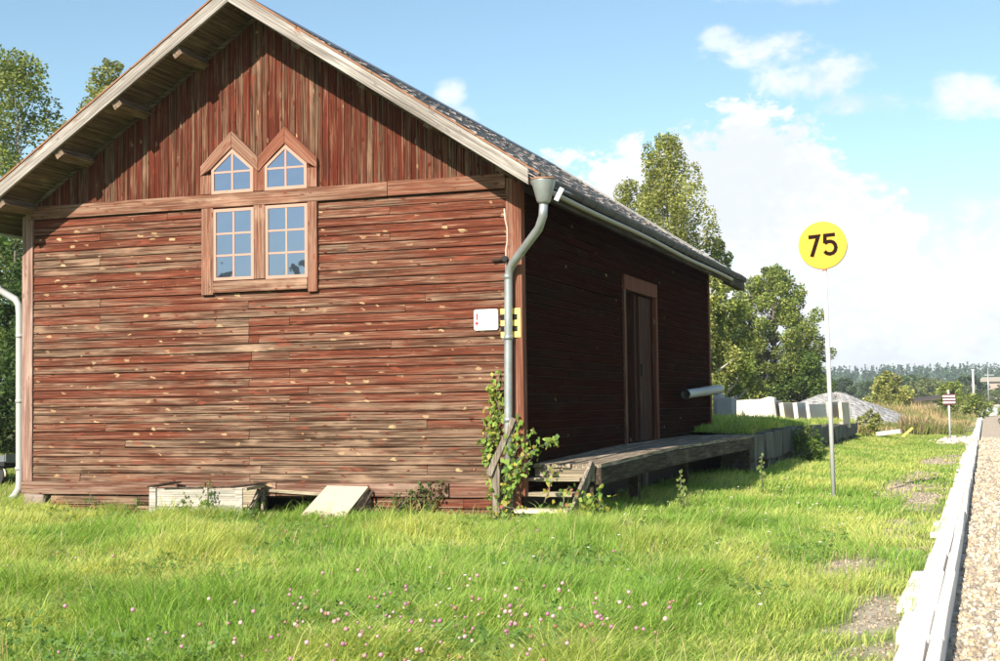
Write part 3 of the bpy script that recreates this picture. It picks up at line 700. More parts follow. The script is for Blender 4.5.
# eave on the track side: fascia, edge tiles, gutter
XE = XC + OV; ZE = ZA - SL*OV
mb = MB(); mb.box((XE-.03, RY0+.05, ZE-.10), (XE+.012, RY1-.05, ZE+.09)); mb.build('fascia', M['beam'], roof)
mb = MB(); y = RY0
while y < RY1+.12:       # rounded tiles finishing the eave, end to end
    pts = [(math.cos(R(a_))*.062, math.sin(R(a_))*.075) for a_ in range(-60, 241, 25)]; dz = random.uniform(-.007, .007); r_ = random.random()
    mb.prism([(XE+.03+p[0], ZE+.115+dz+p[1]) for p in pts], y+.006, y+.335, r=r_); y += .34
mb.build('eave_tiles', M['mossy'], roof)
mb = MB(); N = 9; ysg = np.linspace(RY0+.18, RY1-1.6, 30); vs = []
for y in ysg:
    sag = -.012*math.sin((y-RY0)*.9) - .03*(y-RY0)/15
    for k in range(N):
        t = math.pi + math.pi*k/(N-1); vs.append((XE+.055+.045*math.cos(t), y, ZE+.012+sag+.040*math.sin(t)))
mb.add(vs, [(i*N+k, i*N+k+1, (i+1)*N+k+1, (i+1)*N+k) for i in range(len(ysg)-1) for k in range(N-1)], .5, 0, True)
gut = mb.build('gutter', M['zinc_pale'], roof); sm = gut.modifiers.new('thick', 'SOLIDIFY'); sm.thickness = .004
mb = MB(); mb.beam((XE-.05, YB-.3, ZE-.02), (XE-.02, RY1+.12, ZE-.05), .15, .17); mb.build('eave_beam', M['beam'], roof)
mb = MB(); mb.beam((XE-.10, RY0+.02, ZE+.14), (XE+.06, RY0+.9, ZE+.11), .30, .01, up=(SL, 0, 1)); mb.build('eave_flashing', M['zinc_dark'], roof)
XW = XC - OV
mb = MB(); mb.tube([(XW-.06, RY0+.1, ZE+.03), (XW-.06, RY1-.3, ZE-.02)], .06, 10); mb.build('gutter', M['zinc_pale'], roof)
# right downpipe with its funnel head
pipe = MB(); hx, hy = -5.045, 16.30
pipe.tube([(hx, hy, 3.95), (hx-.02, hy+.02, 3.78), (hx-.10, hy+.10, 3.64), (-5.64, FY-.16, 3.27), (-5.70, FY-.12, 3.18), (-5.715, FY-.11, 3.05), (-5.745, FY-.11, 1.2), (-5.75, FY-.11, .25)], .054, 14)
for z in (3.08, 2.30, 1.25): pipe.tube([(-5.717-(3.08-z)*.015, FY-.11, z), (-5.717-(3.08-z)*.015, FY-.11, z+.06)], .060, 14)
dp = pipe.build('downpipe', M['zinc'], shed); dp['label'] = 'galvanised downpipe with a funnel head'
mb = MB(); mb.tube([(hx, hy, 3.93), (hx, hy, 3.96), (hx, hy, 4.21), (hx, hy, 4.225)], [.062, .085, .150, .152], 20); mb.build('funnel', M['zinc'], dp)
mb = MB(); mb.tube([(hx, hy, 4.222), (hx, hy, 4.24)], .157, 20); mb.build('rim', M['rustrim'], dp)
mb = MB(); mb.box((hx+.17, hy-.01, 3.95), (hx+.23, hy+.02, 4.12), rot=Matrix.Rotation(.5, 3, 'Y')); mb.build('bracket', M['zinc'], dp)
for z in (2.32, 1.28): mb = MB(); mb.box((-5.74-.07, FY-.12, z-.012), (-5.74+.07, FY-.03, z+.012)); mb.build('pipe_clamp', M['zinc_dark'], dp)
# left downpipe, white
pipe = MB(); pipe.tube([(-13.74, FY-.3, 4.02), (-13.74, FY-.28, 3.62), (-13.66, FY-.02, 3.27), (-13.37, FY-.02, 3.11), (-13.315, FY-.02, 3.03), (-13.30, FY-.02, 2.9), (-13.285, FY-.02, .50), (-13.285, FY-.03, .36), (-13.33, FY-.06, .26), (-13.38, FY-.09, .21)], .052, 12)
for z in (2.55, 1.6, .62): pipe.tube([(-13.295, FY-.02, z), (-13.295, FY-.02, z+.05)], .058, 12)
o = pipe.build('downpipe', M['zinc_pale'], shed); o['label'] = 'white painted downpipe at the left corner'

# things on the wall
def rounded(x0, x1, z0, z1, r, n=5):
    pts = []
    for cx, cz, a0 in ((x1-r, z0+r, -90), (x1-r, z1-r, 0), (x0+r, z1-r, 90), (x0+r, z0+r, 180)):
        for k in range(n+1): a = R(a0 + 90*k/n); pts.append((cx + r*math.cos(a), cz + r*math.sin(a)))
    return pts
sg = thing('notice_sign', (-6.053, FY-.03, 2.575), 'small white notice with a red exclamation mark on the shed front', 'sign')
mb = MB(); mb.prism(rounded(-6.218, -5.888, 2.438, 2.707, .03), FY-.040, FY-.033); mb.build('plate', M['white'], sg)
mb = MB(); mb.prism([(-6.182, 2.565), (-6.166, 2.565), (-6.160, 2.655), (-6.188, 2.655)], FY-.0432, FY-.0402); mb.prism([(-6.178+.022*math.cos(t*.5236), 2.528+.022*math.sin(t*.5236)) for t in range(12)], FY-.0432, FY-.0402); mb.build('exclamation_mark', M['red'], sg)
sg = thing('warning_plate', (-5.71, FY-.04, 2.52), 'yellow and black striped plate behind the downpipe at the shed corner', 'sign')
mb = MB(); mb.box((-5.846, FY-.058, 2.333), (-5.578, FY-.052, 2.706)); mb.build('plate', M['yellow2'], sg)
mb = MB()
for k in (1, 3): mb.box((-5.846, FY-.061, 2.333+k*.0746), (-5.62, FY-.0585, 2.333+(k+1)*.0746))
mb.build('stripe', M['black'], sg)
cb = thing('wall_cable', (-5.77, FY-.03, 3.34), 'thin pale cable with a dark round insulator beside the right corner board', 'cable')
mb = MB(); mb.tube([(-5.785, FY-.03, 4.00), (-5.775, FY-.03, 3.86), (-5.748, FY-.03, 3.74), (-5.75, FY-.03, 3.58), (-5.772, FY-.03, 3.46), (-5.768, FY-.035, 3.34), (-5.775, FY-.03, 3.2)], .011, 7); mb.build('cable', M['cable'], cb)
mb = MB(); mb.tube([(-5.775, FY-.01, 3.345), (-5.775, FY-.09, 3.345)], [.045, .038], 12); mb.tube([(-5.81, FY-.05, 3.34), (-5.95, FY-.06, 3.33)], .012, 7); mb.build('insulator', M['iron'], cb)

# ------------------------------------------------------------------ loading deck and steps
def dz_(y): return .70 + .10*min(1, max(0, (y-17.3)/4)) + .04*max(0, min(1, (y-21)/7))
def dxo(y): return -4.66 + .38*min(1, (y-17.3)/9.5)
deck = thing('loading_deck', (-5.0, 22, 0), 'grey timber loading deck along the track side of the shed', 'loading deck')
mb = MB(); npl = 7
for k in range(npl):
    cuts = [17.32 + random.uniform(-.05, .05)] + sorted(random.sample([19.6, 20.8, 22.1, 23.9, 25.2], 2)) + [27.55]
    for a, b in zip(cuts[:-1], cuts[1:]):
        ysd = np.linspace(a+.005, b-.005, 5); vs = []; j1 = random.uniform(-.008, .008)
        for y in ysd:
            xo = dxo(y); x0 = XR+.0 + (xo-XR)*(k/npl) + .006; x1 = XR + (xo-XR)*((k+1)/npl) - .006; z = dz_(y) + j1
            vs += [(x0,y,z-.05),(x1,y,z-.05),(x1,y,z),(x0,y,z)]
        fs = [(3,2,1,0), (16,17,18,19)]
        for i in range(4):
            for c in range(4): fs.append((i*4+c, i*4+(c+1)%4, (i+1)*4+(c+1)%4, (i+1)*4+c))
        mb.add(vs, fs)
mb.build('deck_boards', M['grey_y'], deck)
mb = MB()
for a, b in ((17.36, 20.6), (20.62, 23.8), (23.82, 27.5)):
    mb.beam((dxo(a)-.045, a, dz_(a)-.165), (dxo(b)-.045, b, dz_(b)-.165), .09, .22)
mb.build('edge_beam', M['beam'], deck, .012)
mb = MB(); mb.box((XR+.02, 17.34, .47), (dxo(17.4)-.09, 17.42, .645)); 
mb.build('cross_beam', M['grey_x'], deck, .006)
for y in (18.6, 20.6, 22.6, 24.6, 26.8):
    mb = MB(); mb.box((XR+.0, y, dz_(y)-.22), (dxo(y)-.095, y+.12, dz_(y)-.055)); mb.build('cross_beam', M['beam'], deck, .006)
for y in (17.45, 20.55, 23.6, 27.2):
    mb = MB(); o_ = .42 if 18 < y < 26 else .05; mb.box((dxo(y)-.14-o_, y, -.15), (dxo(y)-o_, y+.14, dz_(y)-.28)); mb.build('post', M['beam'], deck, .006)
st = thing('wooden_steps', (-5.35, 17.0, 0), 'short flight of weathered wooden steps up to the loading deck', 'steps')
for x0, x1, yb_, zt in ((-5.68, -4.98, 16.86, .145), (-5.70, -4.96, 17.03, .345), (-5.60, -4.90, 17.19, .53)):
    mb = MB(); mb.box((x0, yb_, zt-.045), (x1, yb_+.24, zt), jit=.006); mb.build('tread', M['tread'], st, .006)
mb = MB(); mb.beam((-4.955, 16.82, -.02), (-4.76, 17.33, .70), .05, .17, up=(0, -.7, .7)); mb.build('stringer', M['grey_z'], st, .008)
mb = MB(); mb.beam((-5.735, 16.80, -.02), (-5.72, 17.32, .66), .05, .15, up=(0, -.7, .7)); mb.build('stringer', M['grey_z'], st, .008)
mb = MB(); mb.box((-5.945, 16.80, -.1), (-5.845, 16.88, .70), rot=Matrix.Rotation(.02, 3, 'Y')); mb.build('handrail_post', M['grey_z'], st, .006)
mb = MB(); mb.beam((-5.975, 16.775, .58), (-5.655, 16.86, 1.30), .085, .045, up=(0,-1,0), w2=.07); mb.build('handrail', M['grey_z'], st, .006)

# crate and boards at the foot of the front
cr_ = thing('wooden_crate', (-9.85, 16.6, 0), 'low whitewashed wooden crate lying against the shed front', 'crate')
mb = MB(); y0 = 16.42
for z in (.02, .165, .305): mb.box((-10.66, y0, z), (-9.42, y0+.02, z+(.135 if z < .3 else .10)), jit=.004)
mb.build('front_boards', M['white_wood'], cr_)
for x in (-10.72, -9.88, -9.40): mb = MB(); mb.box((x, y0-.028, .0), (x+(.10 if x != -9.88 else .06), y0-.002, .425), jit=.004); mb.build('batten', M['white_wood'], cr_)
mb = MB(); mb.box((-10.66, y0+.48, .02), (-9.35, y0+.50, .40)); mb.box((-10.68, y0+.02, .02), (-10.66, y0+.48, .40)); mb.build('back_boards', M['grey_x'], cr_)
mb = MB(); mb.beam((-9.27, y0+.02, .08), (-9.27, y0+.46, .37), .04, .03); mb.beam((-9.27, y0, .405), (-9.27, y0+.5, .425), .05, .04); mb.beam((-9.27, y0+.49, .0), (-9.27, y0+.49, .42), .05, .04, up=(1,0,0)); mb.beam((-9.27, y0+.0, .05), (-9.27, y0+.5, .05), .05, .05); mb.build('end_brace', M['grey_y'], cr_)
mb = MB(); mb.beam((-10.70, y0-.02, .432), (-10.58, y0+.46, .47), .14, .02); mb.beam((-10.5, y0+.0, .415), (-9.42, y0+.02, .43), .05, .02, up=(0,0,1)); mb.beam((-9.50, y0-.0, .43), (-9.24, y0+.46, .46), .15, .02); mb.build('top_boards', M['beam'], cr_)
pb = thing('plywood_board', (-8.1, 16.7, 0), 'square pale plywood board leaning against the shed front', 'board')
mb = MB(); mb.add([(-8.47,16.28,.0),(-7.83,16.24,-.02),(-7.72,16.93,.42),(-8.32,16.93,.43),(-8.47,16.295,-.012),(-7.83,16.255,-.032),(-7.72,16.945,.408),(-8.32,16.945,.418)], [(0,1,2,3),(7,6,5,4),(0,4,5,1),(1,5,6,2),(2,6,7,3),(3,7,4,0)]); mb.build('sheet', M['ply'], pb)
mb = MB(); mb.add([(-7.84,16.30,-.06),(-7.66,16.94,-.06),(-7.735,16.93,.40),(-7.82,16.30,-.06),(-7.63,16.94,-.06),(-7.705,16.93,.40)], [(0,2,1),(3,4,5),(0,3,5,2),(0,1,4,3),(1,2,5,4)]); mb.build('shade_panel', M['beam'], pb)  # added dark triangle standing for the shade beside the sheet
mb = MB(); mb.beam((-7.68, 16.40, -.02), (-7.66, 16.93, .36), .03, .02); mb.build('prop', M['beam'], pb)
o = MB(); o.beam((-9.2, 16.93, .36), (-8.35, 16.95, .31), .03, .04); lb = o.build('loose_board', M['grey_x']); tag(lb, 'thin grey board lying in the gap under the shed sill', 'board')

# ------------------------------------------------------------------ speed board 75
sx, sy = -2.25, 21.74
sgn = thing('speed_sign', (sx, sy, 0), 'round yellow speed board reading 75 on a slim white pole', 'sign')
mb = MB(); mb.tube([(sx+.045, sy, -.1), (sx-.005, sy, 3.5)], .034, 12); mb.tube([(sx-.005, sy+.001, 3.48), (sx-.012, sy+.035, 3.9)], .03, 10); mb.build('pole', M['white_pole'], sgn)
cx, cz, rr = -2.272, 3.845, .362
mb = MB(); mb.prism([(cx+rr*math.cos(R(3.75*k)), cz+rr*math.sin(R(3.75*k))) for k in range(96)], sy-.040, sy-.020); mb.build('disc', M['yellow'], sgn)
mb = MB(); mb.prism([(cx+(rr+.006)*math.cos(R(3.75*k)), cz+(rr+.006)*math.sin(R(3.75*k))) for k in range(96)], sy-.019, sy+.012); mb.build('rim', M['concrete_warm'], sgn)
mb = MB(); mb.box((sx-.035, sy-.04, 3.455), (sx+.03, sy+.03, 3.482)); mb.build('clamp', M['rustrim'], sgn)
def ribbon(mb, pts, wd, y0, y1):
    P = [Vector(p) for p in pts]; L = []; Rr = []
    for i, p in enumerate(P):
        d1 = (p - P[i-1]).normalized() if i else (P[1]-p).normalized(); d2 = (P[i+1]-p).normalized() if i < len(P)-1 else d1
        n1 = Vector((-d1.y, d1.x)); n2 = Vector((-d2.y, d2.x)); m = n1+n2; m = m/m.length_squared*2
        L.append(p + m*wd/2); Rr.append(p - m*wd/2)
    for i in range(len(P)-1):
        mb.prism([tuple(Rr[i]), tuple(Rr[i+1]), tuple(L[i+1]), tuple(L[i])], y0, y1, r=.5)
# the photo's digits: 7 spans x 18..28 of 70, 5 spans 34..47; about 0.33 m tall
px = lambda u, v: (cx + (u-311)/455*.725, cz - (v-328)/455*.725)
W_ = .055
mb = MB(); ribbon(mb, [px(180, 247), px(272, 241), px(208, 436)], W_*1.05, sy-.0445, sy-.0405)
five = [px(430, 230), px(336, 236), px(333, 312)]
arc = [px(378+58*math.cos(R(a)), 355-58*math.sin(R(a))*1.05) for a in (128, 105, 80, 55, 30, 0, -30, -60, -90, -120, -148)]
ribbon(mb, five, W_, sy-.0445, sy-.0405); ribbon(mb, [px(333, 316)] + arc, W_, sy-.0446, sy-.0405); mb.build('numerals', M['brownblack'], sgn)

# small striped marker farther along
mk = thing('marker_post', (-1.28, 55.5, 0), 'short white post carrying a small striped marker board', 'marker post')
mb = MB(); mb.tube([(-1.28, 55.5, -.1), (-1.30, 55.5, 1.84)], .04, 10); mb.build('post', M['white_pole'], mk)
mb = MB(); mb.box((-1.50, 55.44, 1.28), (-1.06, 55.455, 1.70)); mb.build('board', M['maroon'], mk)
for k in range(3):
    mb = MB(); mb.box((-1.50, 55.434, 1.345+k*.12), (-1.06, 55.4385, 1.402+k*.12)); mb.build('stripe', M['white'], mk)

# ------------------------------------------------------------------ stone quay behind the shed and what stands on it
def qz(y): return .86 - .20*min(1, max(0, (y-34)/20))
def qx(y): return -4.28 - .0*(y-27) - 1.7*max(0, (y-50)/8)**2
quay = thing('stone_quay', (-6, 40, 0), 'low dark stone quay wall with grass growing on top', 'quay wall')
mb = MB(); y = 27.58
while y < 57:
    L = random.uniform(.8, 1.5); x = qx(y+L/2); mb.box((x-.7, y+.012, .30), (x+random.uniform(-.03,.03), y+L-.012, qz(y)+random.uniform(-.03,.02)), jit=.03)
    for q in (0, 1): mb.box((x-.7, y+q*L/2+.02, -.15), (x-.10+random.uniform(-.05,.05), y+(q+1)*L/2-.02, .275), jit=.025)
    y += L
mb.build('wall_blocks', M['stone'], quay, .03)
def topz(x, y):
    return qz_np(y) + .03 + .16*np.exp(-((x+6.3)/1.3)**2 - ((y-35)/4)**2) + (vnoise(x, y, 1.3, 3)-.5)*.12
def qz_np(y): return .86 - .20*np.clip((y-34)/20, 0, 1)
yq = np.arange(27.6, 57.01, .6); Vq = []; xsq = np.linspace(0, 1, 26)
for y in yq:
    xr = qx(y) - .18; xl = -5.58 if y < 30.1 else (-12 if y < 30.7 else -24)
    for t in xsq:
        x = xr + (xl-xr)*t**1.6; z = float(topz(np.array(x), np.array(y))) if t > 0 else qz(y)-.06
        if t == 1 and y >= 30.1: z = -.2
        Vq.append((x, y, z))
nx = len(xsq); Fq = [(i*nx+j, (i+1)*nx+j, (i+1)*nx+j+1, i*nx+j+1) for i in range(len(yq)-1) for j in range(nx-1)]
mb = MB(); mb.add(Vq, Fq, .5, 0, True)
nL = len(Vq); vend = [(v[0], v[1], -.3) for v in Vq[-nx:]]; mb.add(list(Vq[-nx:]) + vend, [(j, nx+j, nx+j+1, j+1) for j in range(nx-1)], .5)
qe = mb.build('earth_fill', M['ground'], quay)
def cbox(name, a, b, mat, lab, cat, group=None, rot=0, jit=.012):
    t_ = thing(name, ((a[0]+b[0])/2, (a[1]+b[1])/2, a[2]), lab, cat, group); return t_
# concrete pieces
t_ = thing('concrete_block', (-6.5, 37, .9), 'grey upright concrete block in the shade beside the rear corner of the shed', 'concrete block'); mb = MB(); mb.box((-6.70, 36.8, .7), (-6.30, 37.5, 1.60), jit=.02); mb.build('face', M['concrete_grey'], t_, .02); mb = MB(); mb.box((-6.95, 37.6, .7), (-6.72, 38.1, 1.72), jit=.03); mb.build('slab', M['concrete_grey'], t_, .02)
t_ = thing('concrete_wall', (-7.2, 47, .8), 'long bright concrete wall piece in the sun beside the row of frames', 'concrete wall')
mb = MB(); mb.prism([(-7.80,.7),(-6.63,.7),(-6.55,1.62),(-6.75,1.66),(-7.0,1.58),(-7.82,1.55)], 46.5, 47.0); mb.build('panel', M['concrete'], t_, .02); mb = MB(); mb.box((-7.84, 46.1, .7), (-7.55, 46.45, 1.25), jit=.03); mb.build('foot', M['concrete_warm'], t_, .06)
FR = 'upright concrete frames on the quay'
slabs = [(-6.52, .9, .10, 'dark slotted concrete element, leftmost in the row on the quay', .92, 'concrete_grey'), (-6.30, 1.5, .15, 'second concrete element from the left with a warm lit edge', .84, 'concrete_warm'), (-5.86, 1.1, .14, 'third concrete element from the left, narrow with a white edge', .84, 'concrete'), (-5.44, 2.2, .10, 'wide grey faced concrete element, fourth from the left', .80, 'concrete'),
         (-4.80, 1.2, .13, 'warm toned concrete element seen just left of the sign pole', .86, 'concrete_warm'), (-4.44, 1.0, .12, 'warm toned concrete element seen right of the sign pole', .84, 'concrete_warm')]
for x, L, th, lab, hgt, mm in slabs:
    y0 = 46.3; t_ = thing('concrete_stall', (x, y0, .6), lab, 'concrete element', FR)
    rz = Matrix.Rotation(R(-8), 3, 'Z'); piv = (x, y0, .6); lean = Matrix.Rotation(R(-4 if x > -5 else -6), 3, 'Y')
    mb = MB(); mb.box((x, y0, .6), (x+th, y0+L, .6+hgt), rot=rz @ lean, piv=piv, jit=.008); mb.build('upright', M[mm], t_, .012)
    mb = MB(); mb.box((x-.22, y0+.10, .6), (x-.002, y0+L-.05, .80), rot=rz, piv=piv, jit=.01); mb.build('foot', M['concrete_grey'], t_, .012)
# pipe sticking out past the shed
t_ = thing('metal_pipe', (-5.25, 27.5, 1.7), 'pale galvanised pipe fixed level on brackets to the shed side wall', 'pipe')
mb = MB(); N = 16; p0 = Vector((-5.33, 26.1, 1.635)); p1 = Vector((-5.33, 29.7, 1.76))
mb.tube([p0, p0.lerp(p1, .46), p0.lerp(p1, .462), p1], [.088, .088, .093, .093], N, cap=False); mb.tube([p1, p0.lerp(p1, .5), p0], [.08, .08, .08], N, cap=False); mb.build('tube', M['zinc_pale'], t_)
for f in (.2, .85):
    p = p0.lerp(p1, f); mb = MB(); mb.box((XR-.02, p.y-.03, p.z-.10), (p.x+.05, p.y+.03, p.z-.088)); mb.build('bracket', M['iron'], t_)

# gravel heap
t = np.linspace(0, 2*math.pi, 97)[:-1]; rrs = np.linspace(0, 1, 26); Vh = []
for r_ in rrs:
    for a in t:
        ex, ey = 5.2, 7.5; x = -8.1 + ex*r_*math.cos(a); y = 83 + ey*r_*math.sin(a)
        hgt = 2.0*(1-r_**1.35)*(1 - .10*math.sin(a*3+r_*4))
        Vh.append((x, y, max(hgt - .1 + random.uniform(-.05, .05) - .1*math.exp(-(r_/.12)**2), -.2)))
# a second lower ridge to the left
Vh2 = []
for r_ in rrs:
    for a in t:
        x = -13.6 + 6.5*r_*math.cos(a); y = 81 + 6*r_*math.sin(a); Vh2.append((x, y, max(1.95*(1-r_)**.85 - .1 + random.uniform(-.06, .06), -.2)))
nn = 96; Fh = [(i*nn+j, i*nn+(j+1)%nn, (i+1)*nn+(j+1)%nn, (i+1)*nn+j) for i in range(25) for j in range(nn)]
mb = MB(); mb.add(Vh, Fh, .5, 0, True); mb.add(Vh2, Fh, .5, 0, True); tag(mb.build('gravel_heap', M['heap']), 'long heap of crushed grey stone sloping down beyond the quay', 'gravel heap', kind='stuff')

# small odd things on the verge
mb = MB(); mb.beam((-3.75, 52.6, .27), (-2.98, 53.0, .36), .2, .14); tag(mb.build('white_beam', M['concrete']), 'short white beam lying in the grass beyond the sign', 'beam')
mb = MB(); mb.beam((-2.95, 54.3, .12), (-2.60, 54.6, .44), .08, .06); tag(mb.build('yellow_plank', M['yellow2']), 'short yellow plank tilted in the grass near the marker post', 'plank')
n = 160; xx = rng.normal(-1.1, .45, n); yy = rng.normal(53.5, 1.6, n); k_ = xx < -.3; xx, yy = xx[k_], yy[k_]
tag(stones('crossing_stones', np.stack([xx, yy, gz(xx, yy)+.03], 1), rng.uniform(.05, .14, len(xx)), np.tile((.55,.47,.40), (len(xx), 1))*rng.uniform(.8, 1.1, (len(xx), 1)), M['pebble']), 'loose pale stones where the platform edge is broken', 'stones', kind='stuff')

# line-side poles in the distance
for x, y, z, r_, lab, mt in ((-2.15, 300, 7.6, .24, 'thick pale line-side pole in the distance, left of the track end', 'white_pole'), (.55, 230, 6.4, .12, 'thin grey line-side pole in the distance with a cross arm', 'zinc')):
    t_ = thing('line_pole', (x, y, 0), lab, 'pole', 'line-side poles'); mb = MB(); mb.tube([(x, y, -.3), (x, y, z)], [r_, r_*.8], 10); mb.build('pole', M[mt], t_)
    mb = MB(); mb.box((x-.5, y-.05, z*.82), (x+.9, y+.05, z*.82+.12)) if mt == 'zinc' else mb.box((x-.3, y-.06, z-.1), (x+.3, y+.06, z+.1)); mb.build('cross_arm', M[mt], t_)
# old shed far along the verge
sh = thing('lean_to_shed', (-6.2, 150, 0), 'small grey lean-to shed with a dark roof beyond the dry grass', 'shed')
mb = MB(); mb.box((-7.4, 149, -.2), (-4.7, 152, 1.25)); mb.build('wall', M['shedwall'], sh); mb = MB(); mb.add([(-8.0,148.4,1.2),(-4.3,148.4,1.62),(-4.3,152.5,1.9),(-8.0,152.5,1.5),(-8.0,148.4,1.36),(-4.3,148.4,1.78),(-4.3,152.5,2.05),(-8.0,152.5,1.65)], [(0,3,2,1),(4,5,6,7),(0,1,5,4),(1,2,6,5),(2,3,7,6),(3,0,4,7)]); mb.build('roof', M['shedroof'], sh)
# house among the far trees at the right edge
hs = thing('far_house', (3.5, 420, 0), 'pale house with a light roof among the far trees at the right', 'house')
mb = MB(); mb.box((-1.0, 420, 0), (10, 428, 6.6)); mb.build('wall', M['shedwall'], hs); mb = MB(); mb.prism([(-1.8, 6.61), (11.0, 6.61), (9.8, 7.9), (-.6, 7.9)], 419.2, 428.8); mb.build('roof', M['tinroof'], hs)

# flatbed trailer behind the left corner
tr = thing('flatbed_trailer', (-19.5, 24, 0), 'low flatbed trailer behind the left corner, coloured dark for tree shade', 'trailer')
mb = MB(); mb.box((-22.8, 23.6, .33), (-18.85, 25.4, .44), .3); mb.box((-22.8, 23.55, .38), (-18.8, 23.62, .47), .6); mb.build('bed', M['iron'], tr)  # dark material on the bed stands for tree shade
for yw in (23.7, 25.3):
    mb = MB(); mb.tube([(-19.1, yw-.07, .19), (-19.1, yw+.07, .19)], .21, 20); wh = mb.build('wheel', M['tyre'], tr); mb = MB(); mb.tube([(-19.1, yw-.085, .19), (-19.1, yw+.085, .19)], .11, 14); mb.build('rim', M['zinc_pale'], wh)
mb = MB(); mb.tube([(-19.1-.27*math.cos(R(a)), 23.63, .19+.27*math.sin(R(a))) for a in range(80, 200, 15)], .02, 6); mb.build('mudguard', M['concrete_warm'], tr)
mb = MB(); mb.box((-18.83, 23.60, .45), (-18.80, 23.9, .62)); mb.box((-18.95, 23.6, .44), (-18.84, 23.62, .60)); mb.build('marker_plate', M['zinc_dark'], tr)
bd = MB(); bd.tube([(-19.2, 26.6, .1), (-19.2, 26.6, .12), (-19.2, 26.6, .95), (-19.2, 26.6, 1.0)], [.25, .28, .28, .25], 16); tag(bd.build('blue_drum', M['blue']), 'blue plastic drum standing behind the flatbed trailer', 'drum')

# ------------------------------------------------------------------ vegetation
def grass_mesh(name, X, Y, Z, H, W, C, lean, leandir, mat, label, cat):
    n = len(X); th = rng.uniform(0, 6.28, n)
    wx, wy = np.cos(th)*W, np.sin(th)*W
    lx, ly = np.cos(leandir)*lean*H, np.sin(leandir)*lean*H
    V = np.zeros((n, 7, 3))
    hs = np.sqrt(np.maximum(1 - (lean*.75)**2, .2))*H
    for i, (f, l_, ww) in enumerate(((0, 0, .8), (.45, .22, 1.0), (.8, .60, .7))):
        V[:, 2*i, 0] = X + lx*l_ - wx*ww; V[:, 2*i, 1] = Y + ly*l_ - wy*ww; V[:, 2*i, 2] = Z + hs*f
        V[:, 2*i+1, 0] = X + lx*l_ + wx*ww; V[:, 2*i+1, 1] = Y + ly*l_ + wy*ww; V[:, 2*i+1, 2] = Z + hs*f
    V[:, 6, 0] = X + lx; V[:, 6, 1] = Y + ly; V[:, 6, 2] = Z + hs*(1.02 - .12*lean)
    b = np.arange(n)*7
    Q = np.concatenate([np.stack([b, b+1, b+3, b+2], 1), np.stack([b+2, b+3, b+5, b+4], 1)]); T = np.stack([b+4, b+5, b+6], 1)
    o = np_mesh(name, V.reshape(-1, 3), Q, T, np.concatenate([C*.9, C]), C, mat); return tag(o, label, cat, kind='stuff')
def gcol(X, Y, n):
    """blade colours: fresh green, yellow green and straw in drifts"""
    p = vnoise(X, Y, .9, 4); q = vnoise(X, Y, 2.6, 5); u = rng.uniform(0, 1, n)
    fresh = np.array((.28,.43,.080)); yel = np.array((.55,.59,.17)); dark = np.array((.15,.29,.055)); straw = np.array((.55,.48,.24))
    m = np.clip(.40 + (p - .5)*1.5 + (q-.5)*.7 + (u-.5)*.8, 0, 1)[:, None]
    c = fresh*(1-m) + yel*m
    c = np.where((u < .16)[:, None], dark, c); c = np.where((u > .925)[:, None], straw, c)
    return c*rng.uniform(.8, 1.2, (n, 1))
def inshed(X, Y, m=.0): return (X > XL-m) & (X < XR+m) & (Y > FY-.02-m) & (Y < YB)
def frust(X, Y, m=1.5): return (X > -.80*Y - m) & (X < -.38)
# near meadow
n = 430000; Y = 5.5 + 11.6*rng.uniform(0, 1, n)**1.15; X = rng.uniform(-16, -.5, n)
k_ = frust(X, Y) & (~inshed(X, Y)); X, Y = X[k_], Y[k_]
d = dirt(X, Y); k_ = rng.uniform(0, 1, len(X)) > d*1.05; X, Y = X[k_], Y[k_]
edge = np.clip((-X - .6)/.9, .0, 1)
k_ = rng.uniform(0, 1, len(X)) < .35 + .65*edge; k_ &= (X < EDGE-.20 - .12*rng.uniform(0, 1, len(X))); X, Y = X[k_], Y[k_]; n = len(X)
tuft = vnoise(X, Y, 2.2, 6); H = (.06 + .24*tuft**1.5 + .08*rng.uniform(0, 1, n))*(.45 + .55*np.clip((-X - .7)/1.6, 0, 1))*(1 + .10*np.clip((Y-15.5)/1, 0, 1))
H = H*np.where(rng.uniform(0, 1, n) > .97, 1.55, 1)
ldir = .5 + (vnoise(X, Y, .7, 3)-.5)*3.2 + rng.normal(0, 1.25, n); lean = np.clip(.35 + .5*vnoise(X, Y, 1.2, 7) + rng.normal(0, .15, n), .05, 1.0)
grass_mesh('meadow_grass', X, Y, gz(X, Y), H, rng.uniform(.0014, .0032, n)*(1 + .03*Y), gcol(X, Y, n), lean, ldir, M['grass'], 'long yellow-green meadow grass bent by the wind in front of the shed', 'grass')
m = 2600; Ys = 6 + 10.5*rng.uniform(0, 1, m); Xs = rng.uniform(-13, -1.0, m); k_ = frust(Xs, Ys) & (vnoise(Xs, Ys, .8, 2) > .42); Xs, Ys = Xs[k_], Ys[k_]; m = len(Xs)
grass_mesh('seed_stalks', Xs, Ys, gz(Xs, Ys), rng.uniform(.18, .36, m), rng.uniform(.0012, .0022, m)*(1 + .03*Ys), np.array([(.52,.42,.22), (.40,.34,.17), (.36,.24,.15)])[rng.integers(0, 3, m)]*rng.uniform(.8, 1.1, (m, 1)), np.clip(rng.normal(.35, .2, m), 0, .9), .5 + rng.normal(0, 1.3, m), M['dry'], 'thin dry seed stalks scattered through the meadow grass', 'dry stalks')
